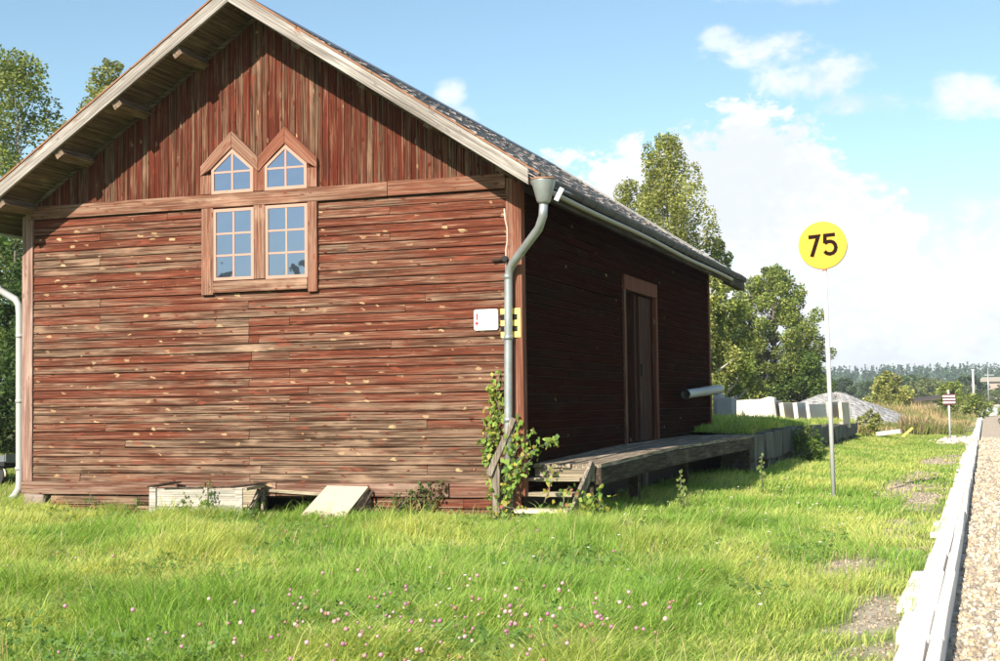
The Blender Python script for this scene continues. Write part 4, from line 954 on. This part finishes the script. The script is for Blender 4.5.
# verge along the line and round the shed
n = 150000; Y = 17 + 48*rng.uniform(0, 1, n)**1.5; X = rng.uniform(-6.4, -.5, n)
k_ = (X < EDGE-.27) & (~inshed(X, Y)) & ~((Y > 27.4) & (Y < 57) & (X < -4.3 - 1.7*np.maximum(0, (Y-50)/8)**2)); X, Y = X[k_], Y[k_]
k_ = rng.uniform(0, 1, len(X)) > dirt(X, Y)*1.05; X, Y = X[k_], Y[k_]
k_ = rng.uniform(0, 1, len(X)) < .4 + .6*np.clip((-X-.7)/1.2, 0, 1); X, Y = X[k_], Y[k_]; n = len(X)
H = (.06 + .11*vnoise(X, Y, 1.8, 6) + .07*rng.uniform(0, 1, n))*(.45 + .55*np.clip((-X-.7)/1.6, 0, 1)); under_deck = (X < -4.3) & (Y < 27.6); H = np.where(under_deck, H*1.15, H)
c = gcol(X, Y, n); far = np.clip((Y-30)/30, 0, 1)[:, None]; c = c*(1-far*.35) + np.array((.26,.26,.07))*far*.35
grass_mesh('verge_grass', X, Y, gz(X, Y), H, rng.uniform(.003, .006, n)*(.6 + .035*Y), c, np.clip(rng.normal(.5, .2, n), .05, 1), .4 + rng.normal(0, 1.0, n), M['grass'], 'green verge grass between the loading deck, the quay and the platform edge', 'grass')
# grass left of the shed
n = 60000; X = rng.uniform(-30, XL-.1, n); Y = rng.uniform(15, 36, n); k_ = X > -.80*Y - 3; X, Y = X[k_], Y[k_]; n = len(X)
c = gcol(X, Y, n)*.5 + np.array((.30,.29,.09))*.5
grass_mesh('yard_grass', X, Y, gz(X, Y), rng.uniform(.06, .2, n), rng.uniform(.004, .008, n), c, np.clip(rng.normal(.5, .2, n), .05, 1), .4 + rng.normal(0, 1.2, n), M['grass'], 'short yellowish grass in the yard left of the shed', 'grass')
# grass on the quay
n = 90000; Y = 27.7 + 29*rng.uniform(0, 1, n)**1.2; X = rng.uniform(-16, -4.3, n); k_ = (X < -4.34 - 1.7*np.maximum(0, (Y-50)/8)**2) & ~((Y < 30.1) & (X < -5.5)) & (X > -.34*Y-2.5); X, Y = X[k_], Y[k_]; n = len(X)
grass_mesh('quay_grass', X, Y, topz(X, Y)-.02, (.08 + .20*vnoise(X, Y, 1.5, 6)*rng.uniform(.3, 1, n)), rng.uniform(.005, .010, n), gcol(X, Y, n)*.75 + np.array((.26,.27,.06))*.25, np.clip(rng.normal(.45, .2, n), .05, 1), .4 + rng.normal(0, 1.2, n), M['grass'], 'grass on top of the stone quay', 'grass')
# dry tall growth beyond
n = 90000; Y = 62 + 75*rng.uniform(0, 1, n)**1.3; X = rng.uniform(-24, -.9, n); k_ = ~((((X+8.1)/5.2)**2 + ((Y-83)/7.5)**2) < .9); X, Y = X[k_], Y[k_]; n = len(X)
p = vnoise(X, Y, .35, 2); u = rng.uniform(0, 1, n)
c = np.where((p + (u-.5)*.5 < .42)[:, None], np.array((.50,.39,.19)), np.where((p + (u-.5)*.5 < .62)[:, None], np.array((.36,.25,.16)), np.array((.22,.24,.075))))*rng.uniform(.75, 1.2, (n, 1))
H = (.4 + 1.0*vnoise(X, Y, .5, 4)**1.5)*rng.uniform(.6, 1.2, n)*np.clip((-X-.6)/3, .35, 1)*np.where((Y < 78) & (X < -3.5), .4, 1)
grass_mesh('dry_grass', X, Y, gz(X, Y), H, rng.uniform(.012, .035, n), c, np.clip(rng.normal(.3, .2, n), 0, 1), rng.uniform(0, 6.28, n), M['dry'], 'tall straw coloured dry grass and weeds beyond the verge', 'dry grass')

def leaf_quads(P, S, C, droop=.0, up=.3, aspect=.6):
    """folded leaf quads at P with size S"""
    n = len(P); a = rng.normal(size=(n, 3)); a[:, 2] = a[:, 2]*.6 - droop; a /= np.linalg.norm(a, axis=1, keepdims=True)
    b = rng.normal(size=(n, 3)); b[:, 2] *= .5; b -= (b*a).sum(1, keepdims=True)*a; b /= np.linalg.norm(b, axis=1, keepdims=True)
    S = S[:, None]; V = np.stack([P - a*S*.5, P + b*S*aspect*.5 , P + a*S*.5, P - b*S*aspect*.5], 1)
    return V.reshape(-1, 3), np.arange(n*4).reshape(n, 4), C
def clump_points(centers, radii, n, shell=.55):
    w_ = np.array([r[0]*r[1]*r[2] for r in radii])**.67; w_ /= w_.sum()
    idx = rng.choice(len(centers), n, p=w_); u = rng.normal(size=(n, 3)); u /= np.linalg.norm(u, axis=1, keepdims=True)
    rad = shell + (1-shell)*rng.uniform(0, 1, (n, 1))**.6; rad = rad*rng.uniform(.75, 1.1, (n, 1))
    return np.array(centers)[idx] + u*rad*np.array(radii)[idx], idx
def make_tree(name, base, height, crown_r, crown_z0, profile, n_leaf, leaf, cols, label, group=None, n_clump=40, trunk_r=.18, limb=True, clump_k=.34, mat=None, bark=None, seed=0, up=1.0, lean=(0,0)):
    """trunk with limbs, crown of many leaf clumps spread over the profile"""
    global rng
    rs = random.Random(seed + 100); bx, by, bz = base
    root = thing(name, base, label, 'tree', group)
    tb = MB(); pts = []
    for i in range(7):
        f = i/6; pts.append((bx + lean[0]*f + rs.uniform(-.06, .06)*height*.06*(i > 0), by + lean[1]*f + rs.uniform(-.06, .06)*height*.06*(i > 0), bz - .2 + f*height*.93))
    tb.tube(pts, [trunk_r*(1 - .9*i/6)*(1.25 if i == 0 else 1) for i in range(7)], 9)
    centers, radii = [], []
    for c in range(n_clump):
        f = (c + rs.random())/n_clump; zf = crown_z0 + (1-crown_z0)*f; rad = profile(f)*crown_r
        th = c*2.4 + rs.uniform(-.5, .5); d = rad*math.sqrt(rs.uniform(.10, 1.0))*rs.uniform(.7, 1.12); 
        cr__ = crown_r*clump_k*rs.uniform(.6, 1.25)*(.55 + .45*profile(f))
        cr__ *= (.7 if rs.random() < .3 else 1); z = bz + zf*height + rs.uniform(-.3, .3)*cr__; ax = lean[0]*zf; ay = lean[1]*zf
        p = (bx + ax + math.cos(th)*d, by + ay + math.sin(th)*d, min(z, bz + height - cr__*.5)); centers.append(p); radii.append((cr__, cr__, cr__*rs.uniform(.75, 1.2)*up))
        if limb and c % 2 == 0:
            s0 = Vector((bx + lean[0]*zf*.8, by + lean[1]*zf*.8, bz + max(.12, (zf - .10 - .10*rs.random()))*height)); e = Vector(p); mid = s0.lerp(e, .5) + Vector((0, 0, -.04*height*rs.random()))
            r_ = trunk_r*(1-zf)*.5 + .02; tb.tube([s0, mid, e], [r_, r_*.65, r_*.25], 6)
    tb.build('trunk', bark or M['bark'], root)
    P, idx = clump_points(centers, radii, n_leaf)
    cb_ = rng.uniform(.68, 1.22, len(centers))[idx]; u = rng.uniform(0, 1, n_leaf)
    A_, B_, C_ = [np.array(c) for c in cols]
    col = np.where((u < .5)[:, None], A_, np.where((u < .82)[:, None], B_, C_))*cb_[:, None]*rng.uniform(.8, 1.2, (n_leaf, 1))
    V, Q, C = leaf_quads(P, rng.uniform(.6, 1.3, n_leaf)*leaf, col)
    np_mesh('crown', V, Q, np.zeros((0, 3), int), C, [], mat or M['leaf'], root)
    return root
egg = lambda f: (math.sin(math.pi*min(1, .12 + f*.86))**.7)
poplar = lambda f: max(.08, (1 - f)**.72*(.62 + .55*math.sin(f*8+.6)**2)) if f > .22 else .7 + f
roundp = lambda f: max(.2, math.sqrt(max(0, 1 - (2*f - .9)**2*.85)))
bushp = lambda f: max(.15, (1 - f**2.2))
YG = ((.33,.35,.095), (.21,.25,.065), (.46,.44,.16)); GR = ((.11,.175,.035), (.07,.125,.026), (.20,.24,.06)); BR = ((.23,.285,.065), (.14,.20,.045), (.36,.37,.11)); DG = ((.05,.09,.022), (.035,.068,.016), (.085,.125,.03))
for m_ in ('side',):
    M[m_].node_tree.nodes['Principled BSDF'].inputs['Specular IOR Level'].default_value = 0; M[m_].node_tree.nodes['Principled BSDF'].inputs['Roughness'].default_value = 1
# behind the shed
cone = lambda f: max(.10, (1 - f)**.52*(.72 + .36*math.sin(f*11+.6)**2)) if f > .2 else .8 + f*.5
make_tree('aspen_tree', (-12.9, 60, .2), 12.9, 3.5, .10, cone, 46000, .14, YG, 'tall yellowing aspen rising behind the shed roof', 'trees behind the shed', 170, .22, clump_k=.17, bark=M['barkpale'], seed=1, up=1.7)
make_tree('aspen_tree', (-15.0, 62, .2), 11.4, 2.7, .3, cone, 22000, .14, YG, 'shorter aspen half hidden by the shed roof ridge', 'trees behind the shed', 84, .18, clump_k=.20, bark=M['barkpale'], seed=2, up=1.6)
make_tree('aspen_tree', (-11.2, 63, .2), 8.6, 2.0, .08, cone, 22000, .14, BR, 'thin aspen with gaps right of the tall one behind the shed', 'trees behind the shed', 84, .16, clump_k=.20, bark=M['barkpale'], seed=3, up=1.5)
make_tree('willow_tree', (-14.2, 100, .0), 11.0, 3.7, .02, roundp, 52000, .20, BR, 'broad dark green willow tree right of the shed', 'trees behind the shed', 150, .3, clump_k=.22, seed=4, lean=(.3, 0))
make_tree('willow_tree', (-18.4, 102, .0), 8.9, 3.8, .02, roundp, 30000, .22, GR, 'lower dark green willow close against the shed rear corner', 'trees behind the shed', 44, .2, clump_k=.4, seed=5)
make_tree('willow_tree', (-11.9, 98, .0), 5.0, 2.2, .02, roundp, 18000, .21, GR, 'low willow bush at the right foot of the broad willow', 'trees behind the shed', 30, .12, clump_k=.42, seed=6)
# left of the shed
LG = 'trees left of the shed'
for (x, y, hgt, cr2, z0, prof, nl, cols, lab, sd_, bk) in (
    (-36.2, 46, 15.6, 3.4, .12, egg, 17000, BR, 'tall sunlit birch at the left edge of the photo', 21, 'barkpale'),
    (-33.0, 48, 15.6, 2.3, .12, egg, 15000, YG, 'pale green birch second from the left edge', 22, 'barkpale'),
    (-32.2, 55, 16.2, 2.3, .2, egg, 11000, BR, 'birch whose top shows just above the left roof edge', 23, 'barkpale'),
    (-31.5, 40, 8.5, 2.6, .02, roundp, 9000, GR, 'dark bushy tree under the birches left of the shed', 24, 'bark'),
    (-27.5, 36, 6.0, 2.2, .02, roundp, 9000, DG, 'dark green bush tree close to the left shed corner', 25, 'bark'),
    (-34.5, 38, 7.0, 2.4, .02, roundp, 9000, DG, 'shaded bush tree at the far left edge', 26, 'bark'),
    (-24.5, 37, 5.0, 1.8, .02, roundp, 6000, GR, 'small bush tree hidden mostly by the left downpipe', 27, 'bark')):
    make_tree('birch_tree' if bk == 'barkpale' else 'bush_tree', (x, y, .1), hgt, cr2, z0, prof, int(nl*2.2), .16 if bk == 'barkpale' else .16, cols, lab, LG, 110 if hgt > 10 else 44, .2, clump_k=.29 if hgt > 10 else .3, bark=M[bk], seed=sd_)
for x, y, hgt, lab, sd_ in ((-37.9, -30, 9.1, 'dark tree mirrored in the lowest left window pane', 61), (-32.8, -30, 8.95, 'dark tree mirrored in the lowest right window panes', 62)):
    make_tree('mirrored_tree', (x, y, -.1), hgt, 1.3, .02, egg, 6000, .4, DG, lab, None, 30, .25, clump_k=.4, seed=sd_)
# bushes
make_tree('small_willow', (-9.0, 140, 0), 4.2, 2.0, .02, roundp, 5000, .32, YG, 'small round yellow-green willow beyond the gravel heap', None, 26, .1, clump_k=.42, seed=31)
make_tree('small_willow', (-7.9, 146, 0), 2.6, 1.1, .02, roundp, 2500, .32, ((.40,.36,.20),(.30,.28,.14),(.48,.42,.26)), 'pale straw coloured bush right of the small willow', None, 16, .08, clump_k=.42, seed=32)
make_tree('quay_bush', (-4.0, 53.5, 0), 1.15, .42, .05, roundp, 1500, .10, YG, 'yellow flowering bush at the end of the quay wall', None, 16, .02, clump_k=.45, mat=M['vine'], seed=33)
make_tree('quay_bush', (-3.95, 33.2, .1), .75, .55, .05, roundp, 1200, .09, GR, 'low green bush growing against the quay wall', None, 14, .015, clump_k=.5, mat=M['vine'], seed=34)
make_tree('field_bush', (-3.6, 155, 0), 3.4, 1.8, .02, roundp, 3000, .32, BR, 'green field bush behind the striped marker board', None, 20, .08, clump_k=.42, seed=35)
for i, (x, y, hh) in enumerate(((-.7, 128, 1.9), (2.4, 138, 2.4), (5.2, 140, 2.6))):
    make_tree('trackside_bush', (x, y, 0), hh, 1.4, .02, roundp, 1800, .25, BR, ('low trackside bush at the end of the platform edge', 'trackside bush where the line bends, second from the left', 'trackside bush at the right edge where the line bends')[i], 'bushes where the line bends', 16, .06, clump_k=.45, seed=40+i)
# tree belt in the middle distance: four kinds, copied
MG = 'trees of the middle distance'
kinds = [make_tree('field_tree', (-40, 330, 0), 11, 6.0, .03, roundp, 5200, .75, ((.09,.145,.05),(.065,.115,.042),(.135,.18,.065)), 'x', MG, 34, .4, False, .34, M['leaf_far'], seed=51),
         make_tree('field_tree', (-30, 330, 0), 12, 4.6, .03, egg, 4800, .75, ((.075,.12,.05),(.058,.10,.042),(.11,.155,.06)), 'x', MG, 34, .4, False, .36, M['leaf_far'], seed=52),
         make_tree('field_tree', (-20, 330, 0), 9.5, 6.0, .02, roundp, 4800, .7, ((.19,.225,.07),(.14,.18,.055),(.25,.265,.09)), 'x', MG, 34, .4, False, .34, M['leaf_far'], seed=53)]
spots = [(-52, 340, 0, 1.0), (-44.5, 335, 1, .95), (-37.5, 345, 0, 1.0), (-31, 330, 1, .92), (-26.5, 352, 0, .95), (-21.5, 340, 2, .9), (-17, 355, 0, 1.12), (-12.5, 335, 2, 1.05), (-7.5, 350, 2, .95), (-3.0, 360, 1, 1.0), (1.8, 345, 2, .62), (5.2, 352, 0, .75), (9.5, 340, 1, .8), (16, 350, 0, 1.0), (24, 345, 1, 1), (-60, 335, 1, 1.0), (-23, 318, 2, .55), (-6, 312, 2, .45)]
kn = ['rounded dark green field tree', 'tall dark field tree', 'light yellow-green field tree']
ordn = {}
for i, (x, y, kd, s_) in enumerate(spots):
    first = kd not in ordn
    q = kinds[kd] if first else copy_tree(kinds[kd]); q.location = (x, y, 0); q.scale = (s_, s_, s_*.62)
    q.rotation_euler.z = 0 if first else i*1.3
    ordn[kd] = ordn.get(kd, 0) + 1
    if x < -22: where = ('farthest left in the belt beyond the gravel heap', 'second from the left in the belt, mostly behind the willow', 'beyond the gravel heap, left of the sign pole', 'just right of the sign pole', 'above the crest of the gravel heap', 'in the belt, between heap and small willow', 'behind the small willow', 'low in front of the belt left of the small willow')[[0,1,2,3,4,15,5,16].index(i) if i in (0,1,2,3,4,15,5,16) else 5]
    else: where = {5:'above the small willow', 6:'standing highest right of the small willow', 7:'left of the striped marker board', 8:'above the striped marker board', 9:'left of the thick pale pole', 10:'low between the two line-side poles', 11:'right of the thin grey pole', 12:'at the right edge of the photo', 13:'beyond the right photo edge, nearest to it', 14:'farthest right of the belt', 17:'low in front of the belt behind the marker board'}[i]
    tag(q, kn[kd] + ' ' + where, 'tree', MG)

# wooded hill at the skyline
def hillz(X, Y):
    r = np.clip((Y-520)/600, 0, 1); return 15*r*r*(3-2*r)*(.75 + .35*np.sin(X/260+1.0)) - .6
grid_mesh('far_hill', np.linspace(-1400, 900, 70), np.linspace(480, 1700, 40), hillz, M['ground'], dirtf=lambda X, Y: X*0)
n = 5200; X = rng.uniform(-760, 240, n); Y = 560 + 800*rng.uniform(0, 1, n)**.8; k_ = (X > -.5*Y - 150) & (X < .12*Y + 60); X, Y = X[k_], Y[k_]; n = len(X)
Zb = hillz(X, Y); con = vnoise(X, Y, .012, 3) + rng.normal(0, .2, n) > .42; Ht = np.where(con, rng.uniform(9, 15, n), rng.uniform(7, 12, n)); m = 44
f = rng.uniform(0, 1, (n, m)); th = rng.uniform(0, 6.28, (n, m)); rad = np.where(con[:, None], (1-f)*2.3 + .25, np.sqrt(np.maximum(0, 1-(2*f-.95)**2))*3.6)*rng.uniform(.6, 1, (n, m))
P = np.stack([X[:, None] + np.cos(th)*rad, Y[:, None] + np.sin(th)*rad, Zb[:, None] + f*Ht[:, None]], -1).reshape(-1, 3)
cc = np.where(con[:, None], np.array((.055,.10,.065)), np.array((.09,.145,.07)))*rng.uniform(.7, 1.3, (n, 1)); cc = np.repeat(cc, m, 0)*rng.uniform(.8, 1.2, (n*m, 1))  # bluish leaf colours with distance haze mixed in
V, Q, C = leaf_quads(P, rng.uniform(1.0, 2.0, n*m), cc, aspect=.8); o = np_mesh('far_woods', V, Q, np.zeros((0, 3), int), C, [], M['leaf_far']); tag(o, 'mixed forest, tinted blue for haze, covering the hill on the skyline', 'forest', kind='stuff')
# clearing on the hill: a pale field
mbf = MB(); mbf.add([(-14, 300, .05), (6, 300, .05), (10, 316, .45), (-18, 316, .45)], [(0,1,2,3)]); fo = mbf.build('stubble_field', plain('pale stubble', (.62,.52,.33), .95, .1)); fo['kind'] = 'structure'

# ---- vines, weeds and flowers
def leafy(name, label, cat, stems, n_leaf, leaf, cols, spread, group=None, broad=.95):
    """plant made of stems (polylines) with broad leaves along them"""
    root = thing(name, stems[0][0], label, cat, group); tb = MB(); P = []; 
    for s in stems:
        tb.tube(s, [.010*(1-.6*i/(len(s)-1)) for i in range(len(s))], 5)
    seg = [(Vector(s[i]), Vector(s[i+1])) for s in stems for i in range(len(s)-1)]; L = np.array([(b-a).length for a, b in seg]); pr = L/L.sum()
    idx = rng.choice(len(seg), n_leaf, p=pr); t_ = rng.uniform(0, 1, (n_leaf, 1)); A_ = np.array([s[0] for s in seg])[idx]; B_ = np.array([s[1] for s in seg])[idx]
    P = A_ + (B_-A_)*t_ + rng.normal(0, spread, (n_leaf, 3)); tb.build('stem', M['bark'], root)
    cl = np.array(cols)[rng.integers(0, len(cols), n_leaf)]*rng.uniform(.8, 1.2, (n_leaf, 1)); S = rng.uniform(.6, 1.25, n_leaf)*leaf
    # a leaf: four sided, facing the light side
    a = rng.normal(size=(n_leaf, 3))*.6 + np.array((0, -.1, -.8)); a /= np.linalg.norm(a, axis=1, keepdims=True)
    nrm = rng.normal(size=(n_leaf, 3))*.55 + np.array((-.1, -.7, .55)); b = np.cross(a, nrm); b /= np.linalg.norm(b, axis=1, keepdims=True); c = np.cross(a, b)
    S = S[:, None]; mid = P + c*S*.08
    V = np.stack([P - a*S*.5, mid + b*S*.42*broad - a*S*.12, P + b*S*.25*broad + a*S*.22, P + a*S*.55, P - b*S*.25*broad + a*S*.22, mid - b*S*.42*broad - a*S*.12], 1).reshape(-1, 3)
    k0 = np.arange(n_leaf)*6; Q = np.concatenate([np.stack([k0, k0+1, k0+2, k0+3], 1), np.stack([k0, k0+3, k0+4, k0+5], 1)])
    np_mesh('leaves', V, Q, np.zeros((0, 3), int), np.concatenate([cl, cl]), [], M['vine'], root); return root
VC = [(.25,.37,.07), (.17,.29,.05), (.33,.40,.09), (.42,.38,.08), (.11,.20,.04), (.20,.32,.06)]
leafy('climbing_vine', 'bright green climbing vine hanging by the downpipe at the shed corner', 'vine',
      [[(-5.95, 16.85, .05), (-5.98, 16.9, .6), (-6.02, 16.92, 1.1), (-5.92, 16.93, 1.6), (-5.86, 16.93, 1.88)], [(-5.9, 16.85, .3), (-6.06, 16.9, .9), (-6.05, 16.92, 1.35)], [(-6.0, 16.9, .9), (-5.86, 16.88, 1.4), (-5.95, 16.9, 1.7)]], 330, .07, VC, .05)
leafy('climbing_vine', 'bushy green and yellow vine spilling over the top of the steps', 'vine',
      [[(-5.80, 16.8, .02), (-5.76, 16.8, .5), (-5.62, 16.82, .9), (-5.4, 16.85, 1.15)], [(-5.78, 16.78, .3), (-5.6, 16.82, .78), (-5.3, 16.85, .95), (-5.2, 17.2, 1.0)], [(-5.72, 16.8, .4), (-5.7, 16.84, 1.0), (-5.62, 16.88, 1.25)], [(-5.6, 16.86, .6), (-5.42, 16.85, .8), (-5.38, 16.85, .95)]], 250, .078, VC, .05)
leafy('creeper', 'yellow leaved creeper with red tips growing through the lower steps', 'creeper',
      [[(-5.85, 16.7, .02), (-5.75, 16.66, .20), (-5.62, 16.68, .18), (-5.5, 16.7, .04)], [(-5.22, 16.7, .25), (-5.17, 16.75, .4), (-5.16, 16.8, .6)], [(-5.75, 16.6, .0), (-5.5, 16.5, .08), (-5.1, 16.5, .04)], [(-5.0, 16.7, .0), (-4.98, 16.78, .36), (-4.92, 16.8, .45)]], 120, .07, VC + [(.42,.36,.07), (.38,.12,.09), (.40,.34,.06)], .06)
leafy('creeper', 'small green creeper on the grass right of the steps', 'creeper', [[(-4.85, 17.0, .0), (-4.7, 16.95, .3), (-4.55, 17.0, .35)], [(-4.75, 16.95, .0), (-4.5, 17.0, .22)]], 110, .08, VC, .06)
leafy('weed_clump', 'clump of brown and green weeds against the shed front, right of the board', 'weed',
      [[(-7.35, 16.85, 0), (-7.2, 16.85, .2), (-7.0, 16.88, .36), (-6.8, 16.9, .42)], [(-7.3, 16.85, .0), (-7.3, 16.85, .25)], [(-7.1, 16.85, .0), (-6.9, 16.88, .28)], [(-7.0, 16.85, .0), (-6.75, 16.9, .3), (-6.7, 16.9, .44)], [(-7.45, 16.8, 0), (-7.5, 16.8, .2)]], 420, .055, [(.09,.14,.03), (.06,.10,.025), (.22,.13,.08), (.17,.10,.06)], .05)
leafy('weed_clump', 'small green weeds growing in front of the whitewashed crate', 'weed', [[(-10.9, 16.3, 0), (-10.85, 16.3, .25)], [(-10.2, 16.3, 0), (-10.1, 16.32, .3)], [(-9.8, 16.3, 0), (-9.75, 16.32, .45)], [(-9.2, 16.4, 0), (-9.1, 16.4, .25)], [(-11.95, 16.7, 0), (-11.9, 16.75, .3)]], 220, .055, [(.10,.17,.03), (.07,.12,.025)], .05)
leafy('weed_clump', 'tall pale weed stalks standing in the shade before the quay', 'weed', [[(-4.1, 19.6, 0), (-4.1, 19.6, .5)], [(-3.4, 22.6, 0), (-3.42, 22.6, .5), (-3.4, 22.6, .62)], [(-3.9, 18.8, 0), (-3.9, 18.8, .35)]], 90, .07, [(.22,.28,.08), (.16,.22,.06)], .03)
# broad clover leaves low in the grass, and flower heads
n = 30000; Y = 5.8 + 11*rng.uniform(0, 1, n)**1.2; X = rng.uniform(-14, -1.4, n); k_ = frust(X, Y) & (vnoise(X, Y, 1.6, 1) + np.where(Y > 15.0, .22, 0) > .57) & (Y < 16.9); X, Y = X[k_], Y[k_]; n = len(X)
P = np.stack([X, Y, gz(X, Y) + rng.uniform(.05, .19, n)], 1); a = rng.normal(size=(n, 3))*.5 + np.array((0, -.2, .9)); a /= np.linalg.norm(a, axis=1, keepdims=True)
b = rng.normal(size=(n, 3)); b -= (b*a).sum(1, keepdims=True)*a; b /= np.linalg.norm(b, axis=1, keepdims=True); c = np.cross(a, b); S = rng.uniform(.014, .03, (n, 1)); Vs = []
for k in range(3):
    t0 = k*2.094; d = b*math.cos(t0) + c*math.sin(t0); e = -b*math.sin(t0) + c*math.cos(t0)
    Vs.append(np.stack([P, P + d*S*.7 + e*S*.55, P + d*S*1.25, P + d*S*.7 - e*S*.55], 1))
V = np.concatenate(Vs).reshape(-1, 3); Q = np.arange(len(V)).reshape(-1, 4); cc = np.array([(.10,.20,.045), (.14,.25,.06), (.17,.26,.07)])[rng.integers(0, 3, n)]*rng.uniform(.8, 1.2, (n, 1))
tag(np_mesh('clover_leaves', V, Q, np.zeros((0, 3), int), np.concatenate([cc]*3), [], M['vine']), 'dark green clover leaves in patches among the meadow grass', 'clover', kind='stuff')
def flowers(name, X, Y, Zs, S, cols, label, cat, flat=1.0):
    n = len(X); V = ico_v[None]*S[:, None, None]*np.array((1, 1, flat)) + np.stack([X, Y, gz(X, Y) + Zs], 1)[:, None]; T = (ico_f[None] + (np.arange(n)*12)[:, None, None]).reshape(-1, 3)
    # stalks
    b = len(V)*12; sv = np.stack([np.stack([X-.0015, Y, gz(X, Y)], 1), np.stack([X+.0015, Y, gz(X, Y)], 1), np.stack([X+.0012, Y, gz(X, Y)+Zs], 1), np.stack([X-.0012, Y, gz(X, Y)+Zs], 1)], 1).reshape(-1, 3)
    Q = b + np.arange(n*4).reshape(n, 4)
    o = np_mesh(name, np.concatenate([V.reshape(-1, 3), sv]), Q, T, np.tile((.10,.16,.03), (n, 1)), np.repeat(cols, 20, 0), M['petal']); return tag(o, label, cat, kind='stuff')
n1, n2 = 190, 36
X = np.concatenate([rng.normal(-3.2, .75, n1), rng.uniform(-10, -2, n2)]); Y = np.concatenate([rng.normal(8.0, .85, n1), rng.uniform(6.5, 16, n2)]); k_ = frust(X, Y, .5) & (X < -1.2); X, Y = X[k_], Y[k_]; n = len(X)
pc = np.array([(.60,.33,.39), (.68,.46,.48), (.50,.24,.34), (.70,.54,.49), (.42,.24,.17)])[rng.integers(0, 5, n)]
flowers('clover_flowers', X, Y, rng.uniform(.17, .29, n), rng.uniform(.009, .017, n), pc, 'pink clover flower heads dotted through the foreground grass', 'flowers')
n = 70; X = rng.uniform(-4.5, -1.3, n); Y = rng.uniform(8.5, 24, n); k_ = frust(X, Y, .5); X, Y = X[k_], Y[k_]; n = len(X)
flowers('yarrow_flowers', X, Y, rng.uniform(.14, .26, n), rng.uniform(.010, .022, n), np.tile((.70,.68,.62), (n, 1)), 'small flat white yarrow heads in the verge near the sign pole', 'flowers', .35)

# ------------------------------------------------------------------ the summer air
hb_ = MB(); hb_.box((-1900, -120, -4), (1900, 1900, 42)); hz_m = bpy.data.materials.new('summer haze'); hz_m.use_nodes = True
for nd in list(hz_m.node_tree.nodes):
    if nd.type == 'BSDF_PRINCIPLED': hz_m.node_tree.nodes.remove(nd)
pv = hz_m.node_tree.nodes.new('ShaderNodeVolumePrincipled'); pv.inputs['Color'].default_value = (.80, .88, .96, 1); pv.inputs['Density'].default_value = .00028; pv.inputs['Anisotropy'].default_value = 0.0
hz_m.node_tree.links.new(pv.outputs[0], hz_m.node_tree.nodes['Material Output'].inputs['Volume'])
hz_o = hb_.build('haze', hz_m); hz_o['kind'] = 'stuff'; hz_o['label'] = 'thin bluish summer haze softening the distant trees'; hz_o['category'] = 'haze'
